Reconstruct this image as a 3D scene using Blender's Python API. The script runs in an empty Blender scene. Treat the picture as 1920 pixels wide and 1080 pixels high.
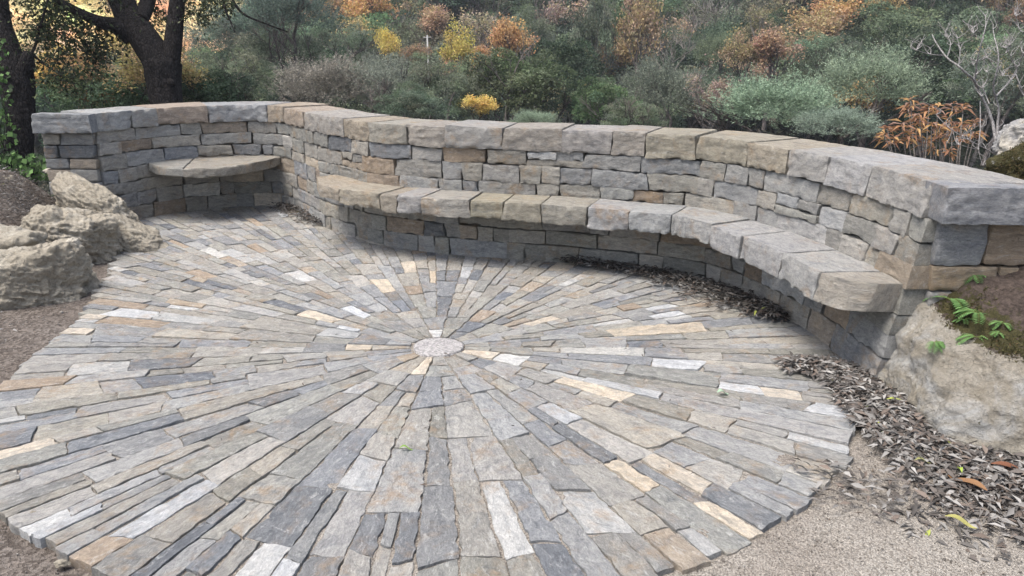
import bpy, bmesh, math, random
import numpy as np
from mathutils import Matrix, Vector

S = bpy.context.scene
R = math.radians
# ------------------------------------------------------------------ camera, sky, sun, exposure
CAM_H, PITCH, ROLL, FPX = 1.6, R(17.28), R(0.33), 1500.0
_f = np.array([0, math.cos(PITCH), -math.sin(PITCH)]); _r0 = np.array([1.0, 0, 0]); _u0 = np.cross(_r0, _f)
_rt = _r0 * math.cos(ROLL) + _u0 * math.sin(ROLL); _up = np.cross(_rt, _f)
cd = bpy.data.cameras.new('camera'); cam = bpy.data.objects.new('camera', cd); S.collection.objects.link(cam)
cam.matrix_world = Matrix(((_rt[0], _up[0], -_f[0], 0), (_rt[1], _up[1], -_f[1], 0), (_rt[2], _up[2], -_f[2], CAM_H), (0, 0, 0, 1)))
cd.sensor_width = 36; cd.lens = FPX / 1920 * 36; cd.clip_end = 2000; cd.clip_start = 0.05
S.camera = cam
W = bpy.data.worlds.new('World'); S.world = W; W.use_nodes = True
SUN_EL, SUN_AZ = R(68), R(-120)       # azimuth measured from +Y towards +X
nt = W.node_tree; bg = nt.nodes['Background']; sky = nt.nodes.new('ShaderNodeTexSky')
sky.sky_type = 'NISHITA'; sky.sun_disc = False; sky.sun_elevation = SUN_EL; sky.sun_rotation = SUN_AZ
sky.air_density = 1.0; sky.dust_density = 4.0; sky.ozone_density = 1.0
hs = nt.nodes.new('ShaderNodeHueSaturation'); hs.inputs['Saturation'].default_value = 0.75   # thin high cloud
nt.links.new(sky.outputs[0], hs.inputs['Color']); nt.links.new(hs.outputs[0], bg.inputs[0]); bg.inputs[1].default_value = 0.14
sd = bpy.data.lights.new('sun', 'SUN'); sd.energy = 2.1; sd.angle = R(32); sd.color = (1.0, 0.94, 0.865)
sun = bpy.data.objects.new('sun', sd); S.collection.objects.link(sun)
_d = Vector((math.sin(SUN_AZ) * math.cos(SUN_EL), math.cos(SUN_AZ) * math.cos(SUN_EL), math.sin(SUN_EL)))
sun.rotation_euler = _d.to_track_quat('Z', 'Y').to_euler(); sun.location = (0, 0, 12)
S.view_settings.view_transform = 'Standard'; S.view_settings.look = 'None'; S.view_settings.gamma = 1
S.view_settings.exposure = 1.05
try:
    S.cycles.max_bounces = 6; S.cycles.diffuse_bounces = 3; S.cycles.transmission_bounces = 3; S.cycles.glossy_bounces = 2
except Exception: pass

def ray(px, py):
    """point at forward distance 1 along a sight line, used to read sizes off the survey photograph"""
    return _f + _rt * (px - 960) / FPX - _up * (py - 540) / FPX
def at_dist(px, py, D):
    d = ray(px, py); return np.array([0, 0, CAM_H]) + d * D
def on_plane(px, py, z=0.0):
    d = ray(px, py); t = (z - CAM_H) / d[2]; return np.array([0, 0, CAM_H]) + d * t

# ------------------------------------------------------------------ helpers
rng = np.random.default_rng(7); rnd = random.Random(11)
def _hash(ix, iy, iz, seed):
    h = (ix.astype(np.int64) * 374761393 + iy.astype(np.int64) * 668265263 + iz.astype(np.int64) * 2147483647 + seed * 974634777) & 0xffffffff
    h = ((h ^ (h >> 13)) * 1274126177) & 0xffffffff
    h = ((h ^ (h >> 16)) * 2246822519) & 0xffffffff
    return ((h ^ (h >> 15)) & 0xffffff) / float(0xffffff)
def vnoise(p, seed=0):
    i = np.floor(p).astype(np.int64); f = p - i; f = f * f * (3 - 2 * f); o = 0
    for a in (0, 1):
        for b in (0, 1):
            for c in (0, 1):
                w = (f[:, 0] if a else 1 - f[:, 0]) * (f[:, 1] if b else 1 - f[:, 1]) * (f[:, 2] if c else 1 - f[:, 2])
                o = o + w * _hash(i[:, 0] + a, i[:, 1] + b, i[:, 2] + c, seed)
    return o * 2 - 1
def fbm(p, seed=0, octs=4, gain=0.5):
    o = 0; a = 1.0; t = 0
    for k in range(octs):
        o = o + a * vnoise(p * (2.03 ** k) + 17.3 * k, seed + k * 31); t += a; a *= gain
    return o / t
def ridged(p, seed=0, octs=4):
    o = 0; a = 1.0; t = 0
    for k in range(octs):
        o = o + a * (1 - 2 * np.abs(vnoise(p * (2.03 ** k) + 9.1 * k, seed + k * 31))); t += a; a *= 0.5
    return o / t

def sstep(a, b, x):
    t = np.clip((x - a) / (b - a), 0, 1); return t * t * (3 - 2 * t)

class MB:
    """collects pieces, then links them as one mesh object"""
    def __init__(s): s.v = []; s.f3 = []; s.f4 = []; s.c = []; s.l = []; s.n = 0
    def add(s, v, f, col=None, loc=None):
        v = np.asarray(v, float); f = np.asarray(f, np.int64)
        s.v.append(v)
        if len(f): (s.f4 if f.shape[1] == 4 else s.f3).append(f + s.n)
        if col is None: col = (1, 1, 1)
        col = np.asarray(col, float)
        if col.ndim == 1: col = np.tile(col, (len(v), 1))
        s.c.append(col); s.n += len(v); s.l.append(v if loc is None else loc)
    def mesh(s, name, origin=(0, 0, 0), smooth=True):
        v = np.concatenate(s.v) - np.asarray(origin, float); c = np.concatenate(s.c)
        f4 = np.concatenate(s.f4) if s.f4 else np.zeros((0, 4), np.int64)
        f3 = np.concatenate(s.f3) if s.f3 else np.zeros((0, 3), np.int64)
        me = bpy.data.meshes.new(name)
        me.vertices.add(len(v)); me.vertices.foreach_set('co', v.astype(np.float32).ravel())
        nl = f4.size + f3.size; me.loops.add(nl)
        me.loops.foreach_set('vertex_index', np.concatenate([f4.ravel(), f3.ravel()]).astype(np.int32))
        me.polygons.add(len(f4) + len(f3))
        st = np.concatenate([np.arange(len(f4)) * 4, len(f4) * 4 + np.arange(len(f3)) * 3]).astype(np.int32)
        me.polygons.foreach_set('loop_start', st)
        me.polygons.foreach_set('use_smooth', np.full(len(st), smooth))
        a = me.attributes.new('tone', 'FLOAT_COLOR', 'POINT')
        a.data.foreach_set('color', np.concatenate([c, np.ones((len(c), 1))], 1).astype(np.float32).ravel())
        a = me.attributes.new('loc', 'FLOAT_VECTOR', 'POINT')
        a.data.foreach_set('vector', np.concatenate(s.l).astype(np.float32).ravel())
        me.update(calc_edges=True); me.validate()
        return me
    def build(s, name, mat, parent=None, origin=(0, 0, 0), smooth=True):
        """verts are in world space; origin is where the object's own origin goes"""
        me = s.mesh(name, origin, smooth); me.materials.append(mat)
        if mat.name in ('dry_stone', 'paving_stone') and smooth: me.set_sharp_from_angle(angle=R(38))
        o = bpy.data.objects.new(name, me); S.collection.objects.link(o)
        if parent is not None:
            o.parent = parent; o.location = Vector(origin) - parent.location
        else: o.location = origin
        return o

def tag(o, label=None, cat=None, group=None, kind=None):
    if label: o['label'] = label
    if cat: o['category'] = cat
    if group: o['group'] = group
    if kind: o['kind'] = kind
    return o
def thing(name, loc, label, cat, group=None):
    o = bpy.data.objects.new(name, None); S.collection.objects.link(o); o.location = loc
    o.empty_display_size = 0.1
    return tag(o, label, cat, group)

def tube(pts, rad, seg=8, jit=0.0, seed=0, cap=True):
    pts = np.asarray(pts, float); rad = np.asarray(rad, float); n = len(pts)
    t = np.gradient(pts, axis=0); t /= np.linalg.norm(t, axis=1)[:, None] + 1e-9
    ref = np.array([0.31, 0.2, 0.93]) if abs(t[0] @ np.array([0.31, 0.2, 0.93])) < 0.9 else np.array([1.0, 0, 0])
    a = np.cross(t, ref); a /= np.linalg.norm(a, axis=1)[:, None] + 1e-9; b = np.cross(t, a)
    th = np.linspace(0, 2 * math.pi, seg, endpoint=False)
    v = pts[:, None] + rad[:, None, None] * (a[:, None] * np.cos(th)[None, :, None] + b[:, None] * np.sin(th)[None, :, None])
    v = v.reshape(-1, 3)
    if jit:
        nrm = v - np.repeat(pts, seg, 0); v = v + nrm * (jit * fbm(v * 7, seed, 3))[:, None]
    i = np.arange(n - 1)[:, None] * seg + np.arange(seg)[None]
    j = np.arange(n - 1)[:, None] * seg + (np.arange(seg)[None] + 1) % seg
    f = np.stack([i, j, j + seg, i + seg], -1).reshape(-1, 4)
    if cap: v = np.vstack([v, pts[-1:] + t[-1:] * rad[-1] * 0.3]);
    return v, f, (n - 1) * seg, seg, len(v) - 1
def add_tube(mb, pts, rad, seg=8, jit=0.0, seed=0, col=None):
    v, f, base, sg, tip = tube(pts, rad, seg, jit, seed)
    k = mb.n; mb.add(v, f, col)
    tri = np.array([[base + q, base + (q + 1) % sg, tip] for q in range(sg)]) + k
    mb.f3.append(tri)
def spline(P, n):
    P = np.asarray(P, float); Q = np.vstack([2 * P[0] - P[1], P, 2 * P[-1] - P[-2]]); out = []
    m = len(P) - 1
    for u in np.linspace(0, m, n):
        k = min(int(u), m - 1); t = u - k; a, b, c, d = Q[k:k + 4]
        out.append(0.5 * ((2 * b) + (c - a) * t + (2 * a - 5 * b + 4 * c - d) * t * t + (3 * b - a - 3 * c + d) * t ** 3))
    return np.array(out)

# ------------------------------------------------------------------ materials
def new_mat(name):
    m = bpy.data.materials.new(name); m.use_nodes = True
    n = m.node_tree.nodes; l = m.node_tree.links
    return m, n, l, n['Principled BSDF']
def N(n, typ, **kw):
    x = n.new(typ)
    for k, v in kw.items(): setattr(x, k, v)
    return x
def noise(n, l, vec, scale, detail=4, rough=0.55, dist=0.0):
    x = N(n, 'ShaderNodeTexNoise'); x.inputs['Scale'].default_value = scale; x.inputs['Detail'].default_value = detail
    x.inputs['Roughness'].default_value = rough; x.inputs['Distortion'].default_value = dist
    l.new(vec, x.inputs['Vector']); return x.outputs['Fac']
def ramp(n, l, fac, a, b, c0=(0, 0, 0, 1), c1=(1, 1, 1, 1)):
    x = N(n, 'ShaderNodeValToRGB'); x.color_ramp.elements[0].position = a; x.color_ramp.elements[1].position = b
    x.color_ramp.elements[0].color = c0; x.color_ramp.elements[1].color = c1; l.new(fac, x.inputs[0]); return x.outputs[0]
def mix(n, l, fac, a, b, mode='MIX'):
    x = N(n, 'ShaderNodeMix', data_type='RGBA', blend_type=mode)
    for s, v in ((0, fac), (6, a), (7, b)):
        if hasattr(v, 'links'): l.new(v, x.inputs[s])
        else: x.inputs[s].default_value = v if s == 0 else (*v[:3], 1)
    return x.outputs[2]
def bump(n, l, h, dist, strength=1.0, prev=None):
    x = N(n, 'ShaderNodeBump'); x.inputs['Distance'].default_value = dist; x.inputs['Strength'].default_value = strength
    l.new(h, x.inputs['Height'])
    if prev is not None: l.new(prev, x.inputs['Normal'])
    return x.outputs[0]
def attr(n, name='tone'):
    x = N(n, 'ShaderNodeAttribute'); x.attribute_name = name; return x.outputs['Color']
def geo_pos(n): return N(n, 'ShaderNodeNewGeometry').outputs['Position']

def stone_mat(name, stain=(0.42, 0.28, 0.15), stain_amt=0.6, white_amt=0.5, bumpd=0.006, stretch=(0.55, 1.5, 1.5)):
    m, n, l, b = new_mat(name); A = attr(n)
    at = N(n, 'ShaderNodeAttribute'); at.attribute_name = 'loc'; P = at.outputs['Vector']
    mp = N(n, 'ShaderNodeMapping'); l.new(P, mp.inputs[0]); mp.inputs['Scale'].default_value = stretch; Q = mp.outputs[0]
    big = noise(n, l, P, 4.5, 4, 0.6, 0.8); med = noise(n, l, Q, 22, 7, 0.7, 0.9); fin = noise(n, l, Q, 110, 6, 0.75, 0.4)
    sp = noise(n, l, P, 330, 3, 0.6)
    flake = N(n, 'ShaderNodeTexNoise'); flake.inputs['Scale'].default_value = 34; flake.inputs['Detail'].default_value = 6; flake.inputs['Roughness'].default_value = 0.6
    flake.inputs['Distortion'].default_value = 1.6; l.new(Q, flake.inputs['Vector']); fl = flake.outputs['Fac']
    st = N(n, 'ShaderNodeMath', operation='PINGPONG'); l.new(fl, st.inputs[0]); st.inputs[1].default_value = 0.09
    step = N(n, 'ShaderNodeMath', operation='MULTIPLY'); l.new(st.outputs[0], step.inputs[0]); step.inputs[1].default_value = 8.0
    c = mix(n, l, ramp(n, l, med, 0.3, 0.72), mix(n, l, 1.0, A, (0.66, 0.67, 0.69), 'MULTIPLY'), mix(n, l, 1.0, A, (1.25, 1.23, 1.19), 'MULTIPLY'))
    sm = N(n, 'ShaderNodeMath', operation='MULTIPLY'); l.new(ramp(n, l, big, 0.52, 0.66), sm.inputs[0]); sm.inputs[1].default_value = stain_amt
    sm2 = N(n, 'ShaderNodeMath', operation='MULTIPLY'); l.new(sm.outputs[0], sm2.inputs[0]); l.new(ramp(n, l, noise(n, l, P, 22, 5, 0.6), 0.38, 0.62), sm2.inputs[1])
    c = mix(n, l, sm2.outputs[0], c, stain)
    wm = N(n, 'ShaderNodeMath', operation='MULTIPLY'); l.new(ramp(n, l, noise(n, l, Q, 30, 7, 0.8, 0.7), 0.54, 0.68), wm.inputs[0]); wm.inputs[1].default_value = white_amt
    c = mix(n, l, wm.outputs[0], c, (0.64, 0.64, 0.62))
    dk_ = N(n, 'ShaderNodeMath', operation='MULTIPLY'); l.new(ramp(n, l, noise(n, l, P, 9, 5, 0.65, 1.0), 0.52, 0.66), dk_.inputs[0]); dk_.inputs[1].default_value = 0.5
    c = mix(n, l, dk_.outputs[0], c, mix(n, l, 1.0, c, (0.56, 0.60, 0.66), 'MULTIPLY'))
    c = mix(n, l, ramp(n, l, fin, 0.28, 0.72), mix(n, l, 1.0, c, (0.66, 0.66, 0.67), 'MULTIPLY'), mix(n, l, 1.0, c, (1.20, 1.20, 1.19), 'MULTIPLY'))
    c = mix(n, l, ramp(n, l, sp, 0.60, 0.72), c, mix(n, l, 1.0, c, (0.55, 0.54, 0.53), 'MULTIPLY'))
    l.new(c, b.inputs['Base Color']); b.inputs['Roughness'].default_value = 0.9; b.inputs['Specular IOR Level'].default_value = 0.2
    q = bump(n, l, med, bumpd * 2.2); q = bump(n, l, step.outputs[0], bumpd * 0.55, 1.0, q); q = bump(n, l, fin, bumpd * 1.1, 1.0, q); q = bump(n, l, sp, bumpd * 0.3, 1.0, q)
    l.new(q, b.inputs['Normal']); return m
M_wall = stone_mat('dry_stone', stain_amt=0.5, white_amt=0.45, bumpd=0.008); M_pave = stone_mat('paving_stone', stain_amt=0.5, white_amt=0.7, bumpd=0.007, stretch=(0.62, 1.3, 1.3))
M_core = stone_mat('wall_core_rubble', stain_amt=0.2, white_amt=0.0)

def soil_mat(name, grav=True):
    m, n, l, b = new_mat(name); P = geo_pos(n); A = attr(n)
    big = noise(n, l, P, 1.7, 5, 0.6, 0.4); med = noise(n, l, P, 9, 6, 0.65)
    v = N(n, 'ShaderNodeTexVoronoi'); v.inputs['Scale'].default_value = 210; l.new(P, v.inputs['Vector'])
    v2 = N(n, 'ShaderNodeTexVoronoi'); v2.inputs['Scale'].default_value = 70; l.new(P, v2.inputs['Vector'])
    sand = mix(n, l, ramp(n, l, v.outputs['Color'], 0.15, 0.85), (0.165, 0.15, 0.13), (0.385, 0.36, 0.32))
    dirt = mix(n, l, ramp(n, l, v2.outputs['Color'], 0.2, 0.9), (0.085, 0.073, 0.064), (0.225, 0.20, 0.178))
    msk = N(n, 'ShaderNodeSeparateColor'); l.new(A, msk.inputs[0])
    ad = N(n, 'ShaderNodeMath', operation='ADD'); l.new(msk.outputs[0], ad.inputs[0])
    mm = N(n, 'ShaderNodeMath', operation='MULTIPLY_ADD'); l.new(med, mm.inputs[0]); mm.inputs[1].default_value = 0.9; mm.inputs[2].default_value = -0.45
    l.new(mm.outputs[0], ad.inputs[1])
    c = mix(n, l, ramp(n, l, ad.outputs[0], 0.35, 0.65), sand, dirt)
    c = mix(n, l, ramp(n, l, big, 0.35, 0.7), c, mix(n, l, 1.0, c, (0.72, 0.68, 0.66), 'MULTIPLY'))
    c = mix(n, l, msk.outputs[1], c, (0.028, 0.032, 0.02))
    l.new(c, b.inputs['Base Color']); b.inputs['Roughness'].default_value = 0.95; b.inputs['Specular IOR Level'].default_value = 0.1
    q = bump(n, l, med, 0.02); q = bump(n, l, v2.outputs['Distance'], 0.006, 1, q); q = bump(n, l, v.outputs['Distance'], 0.004, 1, q)
    l.new(q, b.inputs['Normal']); return m
M_soil = soil_mat('sandy_soil')

def rock_mat(name, a, bb, moss=0.0, soil=0.0, pale=(0.62, 0.58, 0.50)):
    m, n, l, b = new_mat(name); P = geo_pos(n); A = attr(n)
    mp = N(n, 'ShaderNodeMapping'); l.new(P, mp.inputs[0]); mp.inputs['Rotation'].default_value = (0.4, 0.5, 0.2); mp.inputs['Scale'].default_value = (1, 1, 1.4)
    big = noise(n, l, P, 3.2, 6, 0.65, 1.0); med = noise(n, l, mp.outputs[0], 11, 8, 0.72, 0.8); fin = noise(n, l, P, 70, 6, 0.7)
    c = mix(n, l, ramp(n, l, med, 0.3, 0.7), a, bb)
    c = mix(n, l, ramp(n, l, big, 0.5, 0.68), c, pale)
    c = mix(n, l, ramp(n, l, noise(n, l, P, 26, 8, 0.75, 1.2), 0.57, 0.68), c, (0.17, 0.155, 0.13))
    c = mix(n, l, ramp(n, l, fin, 0.25, 0.75), mix(n, l, 1.0, c, (0.68, 0.67, 0.66), 'MULTIPLY'), mix(n, l, 1.0, c, (1.18, 1.17, 1.15), 'MULTIPLY'))
    ck = N(n, 'ShaderNodeTexVoronoi', feature='DISTANCE_TO_EDGE'); ck.inputs['Scale'].default_value = 7; wv = N(n, 'ShaderNodeVectorMath', operation='ADD')
    nz = N(n, 'ShaderNodeTexNoise'); nz.inputs['Scale'].default_value = 6; nz.inputs['Detail'].default_value = 6; l.new(P, nz.inputs['Vector']); vs = N(n, 'ShaderNodeVectorMath', operation='SCALE'); vs.inputs['Scale'].default_value = 0.35
    l.new(nz.outputs['Color'], vs.inputs[0]); l.new(P, wv.inputs[0]); l.new(vs.outputs[0], wv.inputs[1]); l.new(wv.outputs[0], ck.inputs['Vector'])
    ckr = ramp(n, l, ck.outputs['Distance'], 0.0, 0.02)
    msk = N(n, 'ShaderNodeSeparateColor'); l.new(A, msk.inputs[0])     # red = moss, green = soil
    mo = mix(n, l, ramp(n, l, noise(n, l, P, 150, 4, 0.7), 0.3, 0.7), (0.028, 0.026, 0.012), (0.085, 0.078, 0.032))
    so = mix(n, l, ramp(n, l, noise(n, l, P, 60, 5, 0.7), 0.3, 0.7), (0.035, 0.028, 0.024), (0.13, 0.10, 0.085))
    for k, col, sc in ((1, so, 18), (0, mo, 25)):
        ad = N(n, 'ShaderNodeMath', operation='ADD'); l.new(msk.outputs[k], ad.inputs[0])
        mm = N(n, 'ShaderNodeMath', operation='MULTIPLY_ADD'); l.new(noise(n, l, P, sc, 5, 0.7), mm.inputs[0]); mm.inputs[1].default_value = 2.6; mm.inputs[2].default_value = -1.3
        l.new(mm.outputs[0], ad.inputs[1]); c = mix(n, l, ramp(n, l, ad.outputs[0], 0.42, 0.58), c, col)
    l.new(c, b.inputs['Base Color']); b.inputs['Roughness'].default_value = 0.93; b.inputs['Specular IOR Level'].default_value = 0.2
    q = bump(n, l, med, 0.035); q = bump(n, l, ckr, 0.004, 1, q); q = bump(n, l, fin, 0.010, 1, q); l.new(q, b.inputs['Normal']); return m
M_rockL = rock_mat('ochre_limestone', (0.31, 0.28, 0.225), (0.47, 0.43, 0.355), pale=(0.56, 0.53, 0.46))
M_rockR = rock_mat('grey_limestone', (0.25, 0.225, 0.18), (0.37, 0.35, 0.305), pale=(0.40, 0.41, 0.41))
M_rockG = rock_mat('pale_grey_rock', (0.25, 0.25, 0.25), (0.42, 0.42, 0.42))

def leaf_mat(name, transl=0.35, obj_col=True, rough=0.6):
    m, n, l, b = new_mat(name); A = attr(n); c = A
    if obj_col:
        oi = N(n, 'ShaderNodeObjectInfo'); c = mix(n, l, 1.0, A, oi.outputs['Color'], 'MULTIPLY')
    l.new(c, b.inputs['Base Color']); b.inputs['Roughness'].default_value = rough; b.inputs['Specular IOR Level'].default_value = 0.12
    t = N(n, 'ShaderNodeBsdfTranslucent'); l.new(c, t.inputs[0]); ms = N(n, 'ShaderNodeMixShader'); ms.inputs[0].default_value = transl
    out = n['Material Output']; l.new(b.outputs[0], ms.inputs[1]); l.new(t.outputs[0], ms.inputs[2]); l.new(ms.outputs[0], out.inputs[0]); return m
M_leaf = leaf_mat('foliage'); M_dry = leaf_mat('dry_leaves', 0.1, False, 0.8); M_green = leaf_mat('green_leaves', 0.3, False, 0.5)
def bark_mat(name, a, b2, sc=22, d=0.02):
    m, n, l, b = new_mat(name); P = geo_pos(n)
    mp = N(n, 'ShaderNodeMapping'); l.new(P, mp.inputs[0]); mp.inputs['Scale'].default_value = (1, 1, 0.45)
    v = N(n, 'ShaderNodeTexVoronoi', feature='DISTANCE_TO_EDGE'); v.inputs['Scale'].default_value = sc * 1.6; l.new(mp.outputs[0], v.inputs['Vector'])
    f = noise(n, l, mp.outputs[0], sc, 6, 0.7, 0.5)
    c = mix(n, l, ramp(n, l, f, 0.3, 0.75), a, b2); c = mix(n, l, ramp(n, l, v.outputs['Distance'], 0.0, 0.12), mix(n, l, 1.0, c, (0.45, 0.45, 0.45), 'MULTIPLY'), c)
    l.new(c, b.inputs['Base Color']); b.inputs['Roughness'].default_value = 0.95; b.inputs['Specular IOR Level'].default_value = 0.1
    q = bump(n, l, v.outputs['Distance'], d * 1.5); q = bump(n, l, f, d, 1, q); l.new(q, b.inputs['Normal']); return m
M_bark = bark_mat('dark_bark', (0.012, 0.011, 0.011), (0.050, 0.045, 0.044)); M_bark2 = bark_mat('pale_bark', (0.16, 0.145, 0.13), (0.36, 0.33, 0.30), 30, 0.004)
M_bark3 = bark_mat('grey_brown_bark', (0.07, 0.06, 0.055), (0.20, 0.175, 0.16), 6, 0.02)
def plain(name, col, rough=0.8):
    m, n, l, b = new_mat(name); P = geo_pos(n)
    c = mix(n, l, noise(n, l, P, 40, 5, 0.6), tuple(x * 0.7 for x in col), tuple(x * 1.2 for x in col)); l.new(c, b.inputs['Base Color']); b.inputs['Roughness'].default_value = rough; return m
M_pole = plain('weathered_pole', (0.34, 0.34, 0.33))

# ------------------------------------------------------------------ plan of the wall (metres, surveyed)
CX, CY = -0.40, 4.06
FRONT = [(-3.56, 6.92), (-3.41, 7.20), (-3.27, 7.44), (-3.08, 7.62), (-2.84, 7.76), (-2.58, 7.85), (-2.36, 7.85), (-2.16, 7.71), (-1.96, 7.42), (-1.76, 7.10),
         (-1.58, 6.83), (-1.38, 6.61), (-1.12, 6.34), (-0.80, 6.15), (-0.51, 6.03), (-0.10, 5.92), (0.36, 5.80), (0.70, 5.68), (0.98, 5.56), (1.28, 5.41),
         (1.50, 5.15), (1.66, 4.85), (1.80, 4.50), (1.89, 4.17), (1.93, 3.87), (1.94, 3.60)]
_p = spline(np.array(FRONT), 600); _s = np.concatenate([[0], np.cumsum(np.linalg.norm(np.diff(_p, axis=0), axis=1))]); LEN = _s[-1]
def C(s):
    return np.stack([np.interp(s, _s, _p[:, 0]), np.interp(s, _s, _p[:, 1])], -1)
def frame(s):
    e = 0.03; a = C(np.clip(s - e, 0, LEN)); b = C(np.clip(s + e, 0, LEN)); t = b - a; t /= np.linalg.norm(t, axis=-1)[..., None]
    return t, np.stack([-t[..., 1], t[..., 0]], -1)
def s_near(x, y): return _s[np.argmin((_p[:, 0] - x) ** 2 + (_p[:, 1] - y) ** 2)]
WALL_H = 0.98; COPE = 0.155
def batter(s, z):
    return -0.17 * sstep(LEN - 2.2, LEN - 0.2, s) * (1 - z / WALL_H)
def wall_map(v, s0):
    """local x along the wall, y into the wall, z up -> world"""
    s = s0 + v[:, 0]; sc = np.clip(s, 0, LEN); c = C(sc); t, n = frame(sc)
    over = (s - sc)[:, None] * t
    p = c + over + n * (v[:, 1] + batter(sc, v[:, 2]))[:, None]
    return np.column_stack([p, v[:, 2]])

# ------------------------------------------------------------------ rough stone block
def lattice(nx, ny, nz):
    def idx(i, j, k): return (i * (ny + 1) + j) * (nz + 1) + k
    F = []
    def quad(a, b, c, d): F.append(np.stack([a.ravel(), b.ravel(), c.ravel(), d.ravel()], -1))
    I, J = np.meshgrid(np.arange(nx), np.arange(nz), indexing='ij')
    for j, fl in ((0, 0), (ny, 1)):
        q = [idx(I, j, J), idx(I + 1, j, J), idx(I + 1, j, J + 1), idx(I, j, J + 1)]; quad(*(q[::-1] if fl else q))
    I, J = np.meshgrid(np.arange(ny), np.arange(nz), indexing='ij')
    for i, fl in ((0, 1), (nx, 0)):
        q = [idx(i, I, J), idx(i, I + 1, J), idx(i, I + 1, J + 1), idx(i, I, J + 1)]; quad(*(q[::-1] if fl else q))
    I, J = np.meshgrid(np.arange(nx), np.arange(ny), indexing='ij')
    for k, fl in ((0, 1), (nz, 0)):
        q = [idx(I, J, k), idx(I + 1, J, k), idx(I + 1, J + 1, k), idx(I, J + 1, k)]; quad(*(q[::-1] if fl else q))
    F = np.concatenate(F); u, inv = np.unique(F, return_inverse=True); F = inv.reshape(F.shape)
    k = u % (nz + 1); j = (u // (nz + 1)) % (ny + 1); i = u // ((nz + 1) * (ny + 1))
    return np.stack([i / nx, j / ny, k / nz], -1), F
def block(L, D, H, res, rad=0.012, amp=0.010, freq=9.0, skew=0.012, resd=None, top_amp=None):
    """a rough hewn block: x 0..L, y 0..D, z 0..H, front face is y = 0"""
    resd = resd or res * 1.5
    nx = max(2, int(round(L / res))); ny = max(2, int(round(D / resd))); nz = max(2, int(round(H / res)))
    q, F = lattice(nx, ny, nz); dim = np.array([L, D, H]); p = q * dim; half = dim / 2; r = min(rad, 0.4 * min(dim))
    seed = int(rng.integers(1, 1 << 20)); off = rng.uniform(-50, 50, 3)
    cc = p - half; inner = np.clip(cc, -(half - r), half - r); d = cc - inner; n = d / (np.linalg.norm(d, axis=1)[:, None] + 1e-9)
    p = inner + n * r + half
    # uneven outline: the four corners of the face move a little
    cj = rng.uniform(-skew, skew, (2, 2)); hj = rng.uniform(-skew, skew, (2, 2)) * 0.5
    u, w = q[:, 0], q[:, 2]
    p[:, 0] += (1 - w) * ((1 - u) * cj[0, 0] + u * cj[1, 0]) + w * ((1 - u) * cj[0, 1] + u * cj[1, 1])
    p[:, 2] += (1 - u) * ((1 - w) * hj[0, 0] + w * hj[0, 1]) + u * ((1 - w) * hj[1, 0] + w * hj[1, 1])
    x = p + off
    g = 0.5 * fbm(x * freq, seed, 3) + 0.5 * ridged(x * freq * 1.7 * np.array([1, 1, 1.5]), seed + 5, 4)
    if rad > 0.003:       # chipped arrises
        ed = (np.abs(cc[:, [0, 2]]) / half[[0, 2]]).max(1)
        chip = np.clip(fbm(x * 16, seed + 9, 3) - 0.05, 0, 1) * sstep(0.72, 1.0, ed) * (n[:, 1] < -0.3); g = g - chip * 1.8
    a = np.full(len(p), amp)
    a = np.where((n[:, 1] > -0.35) & (rad > 0.003), amp * 0.4, a)      # beds and joints are flatter than the pitched face
    if top_amp is not None: a = np.where(n[:, 2] > 0.8, top_amp, a)
    p = p + n * (g * a)[:, None]
    block.loc = x
    return p, F

GREY = [(0.385, 0.39, 0.385), (0.44, 0.44, 0.43), (0.34, 0.35, 0.36), (0.455, 0.445, 0.425), (0.37, 0.372, 0.365)]
BEIGE = [(0.41, 0.395, 0.36), (0.38, 0.37, 0.335), (0.43, 0.41, 0.37), (0.36, 0.358, 0.33)]
OCHRE = [(0.45, 0.385, 0.31), (0.42, 0.345, 0.27)]
DARK = [(0.235, 0.25, 0.27), (0.28, 0.29, 0.30)]
PALE = [(0.62, 0.63, 0.63), (0.64, 0.57, 0.47), (0.57, 0.57, 0.55)]
def pick(wg, wb, wo, wd, wp):
    k = rnd.choices([GREY, BEIGE, OCHRE, DARK, PALE], [wg, wb, wo, wd, wp])[0]
    c = np.array(rnd.choice(k)); return np.clip(c * rnd.uniform(0.84, 1.12) * (1 + rnd.uniform(-.025, .025) * np.array([1, .3, -1])), 0, 1)

# ------------------------------------------------------------------ ground (one sheet to beyond the far slope)
_ang = np.degrees(np.arctan2(_p[:, 1] - CY, _p[:, 0] - CX)); _rad = np.hypot(_p[:, 0] - CX, _p[:, 1] - CY)
_o = np.argsort(_ang); _angs, _rads = _ang[_o], _rad[_o]
def ground_z(x, y):
    x = np.asarray(x, float); y = np.asarray(y, float)
    D = np.hypot(x - CX, y - CY); th = np.degrees(np.arctan2(y - CY, x - CX)); th = np.where(th < -90, th + 360, th)
    Rb = np.interp(th, _angs, _rads) + 1.0
    w = sstep(-0.15, 0.2, np.sin(np.radians(th)))
    e = np.maximum(D - Rb, 0)
    v = np.interp(e, [0, 1.5, 6, 14, 30, 50, 100, 160, 600], [0, -0.8, -3.6, -6.0, -5.0, -0.5, 22, 34, 36])
    front = np.interp(D, [0, 8, 40, 300], [0, 0, 2.5, 20])
    z = -0.030 + w * v + (1 - w) * front
    xb = np.interp(y, [2.6, 4, 5, 6, 6.9, 7.5, 9], [-3.2, -2.9, -2.95, -3.15, -3.5, -4.0, -4.6])
    z = z + 0.52 * sstep(0.05, 0.95, xb - x) * sstep(4.3, 6.4, y) * (1 - sstep(9.5, 12, y))
    z = z + 0.50 * sstep(0.1, 0.75, x - 2.1) * sstep(2.75, 3.3, y) * (1 - sstep(8, 11, D))
    return z
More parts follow.
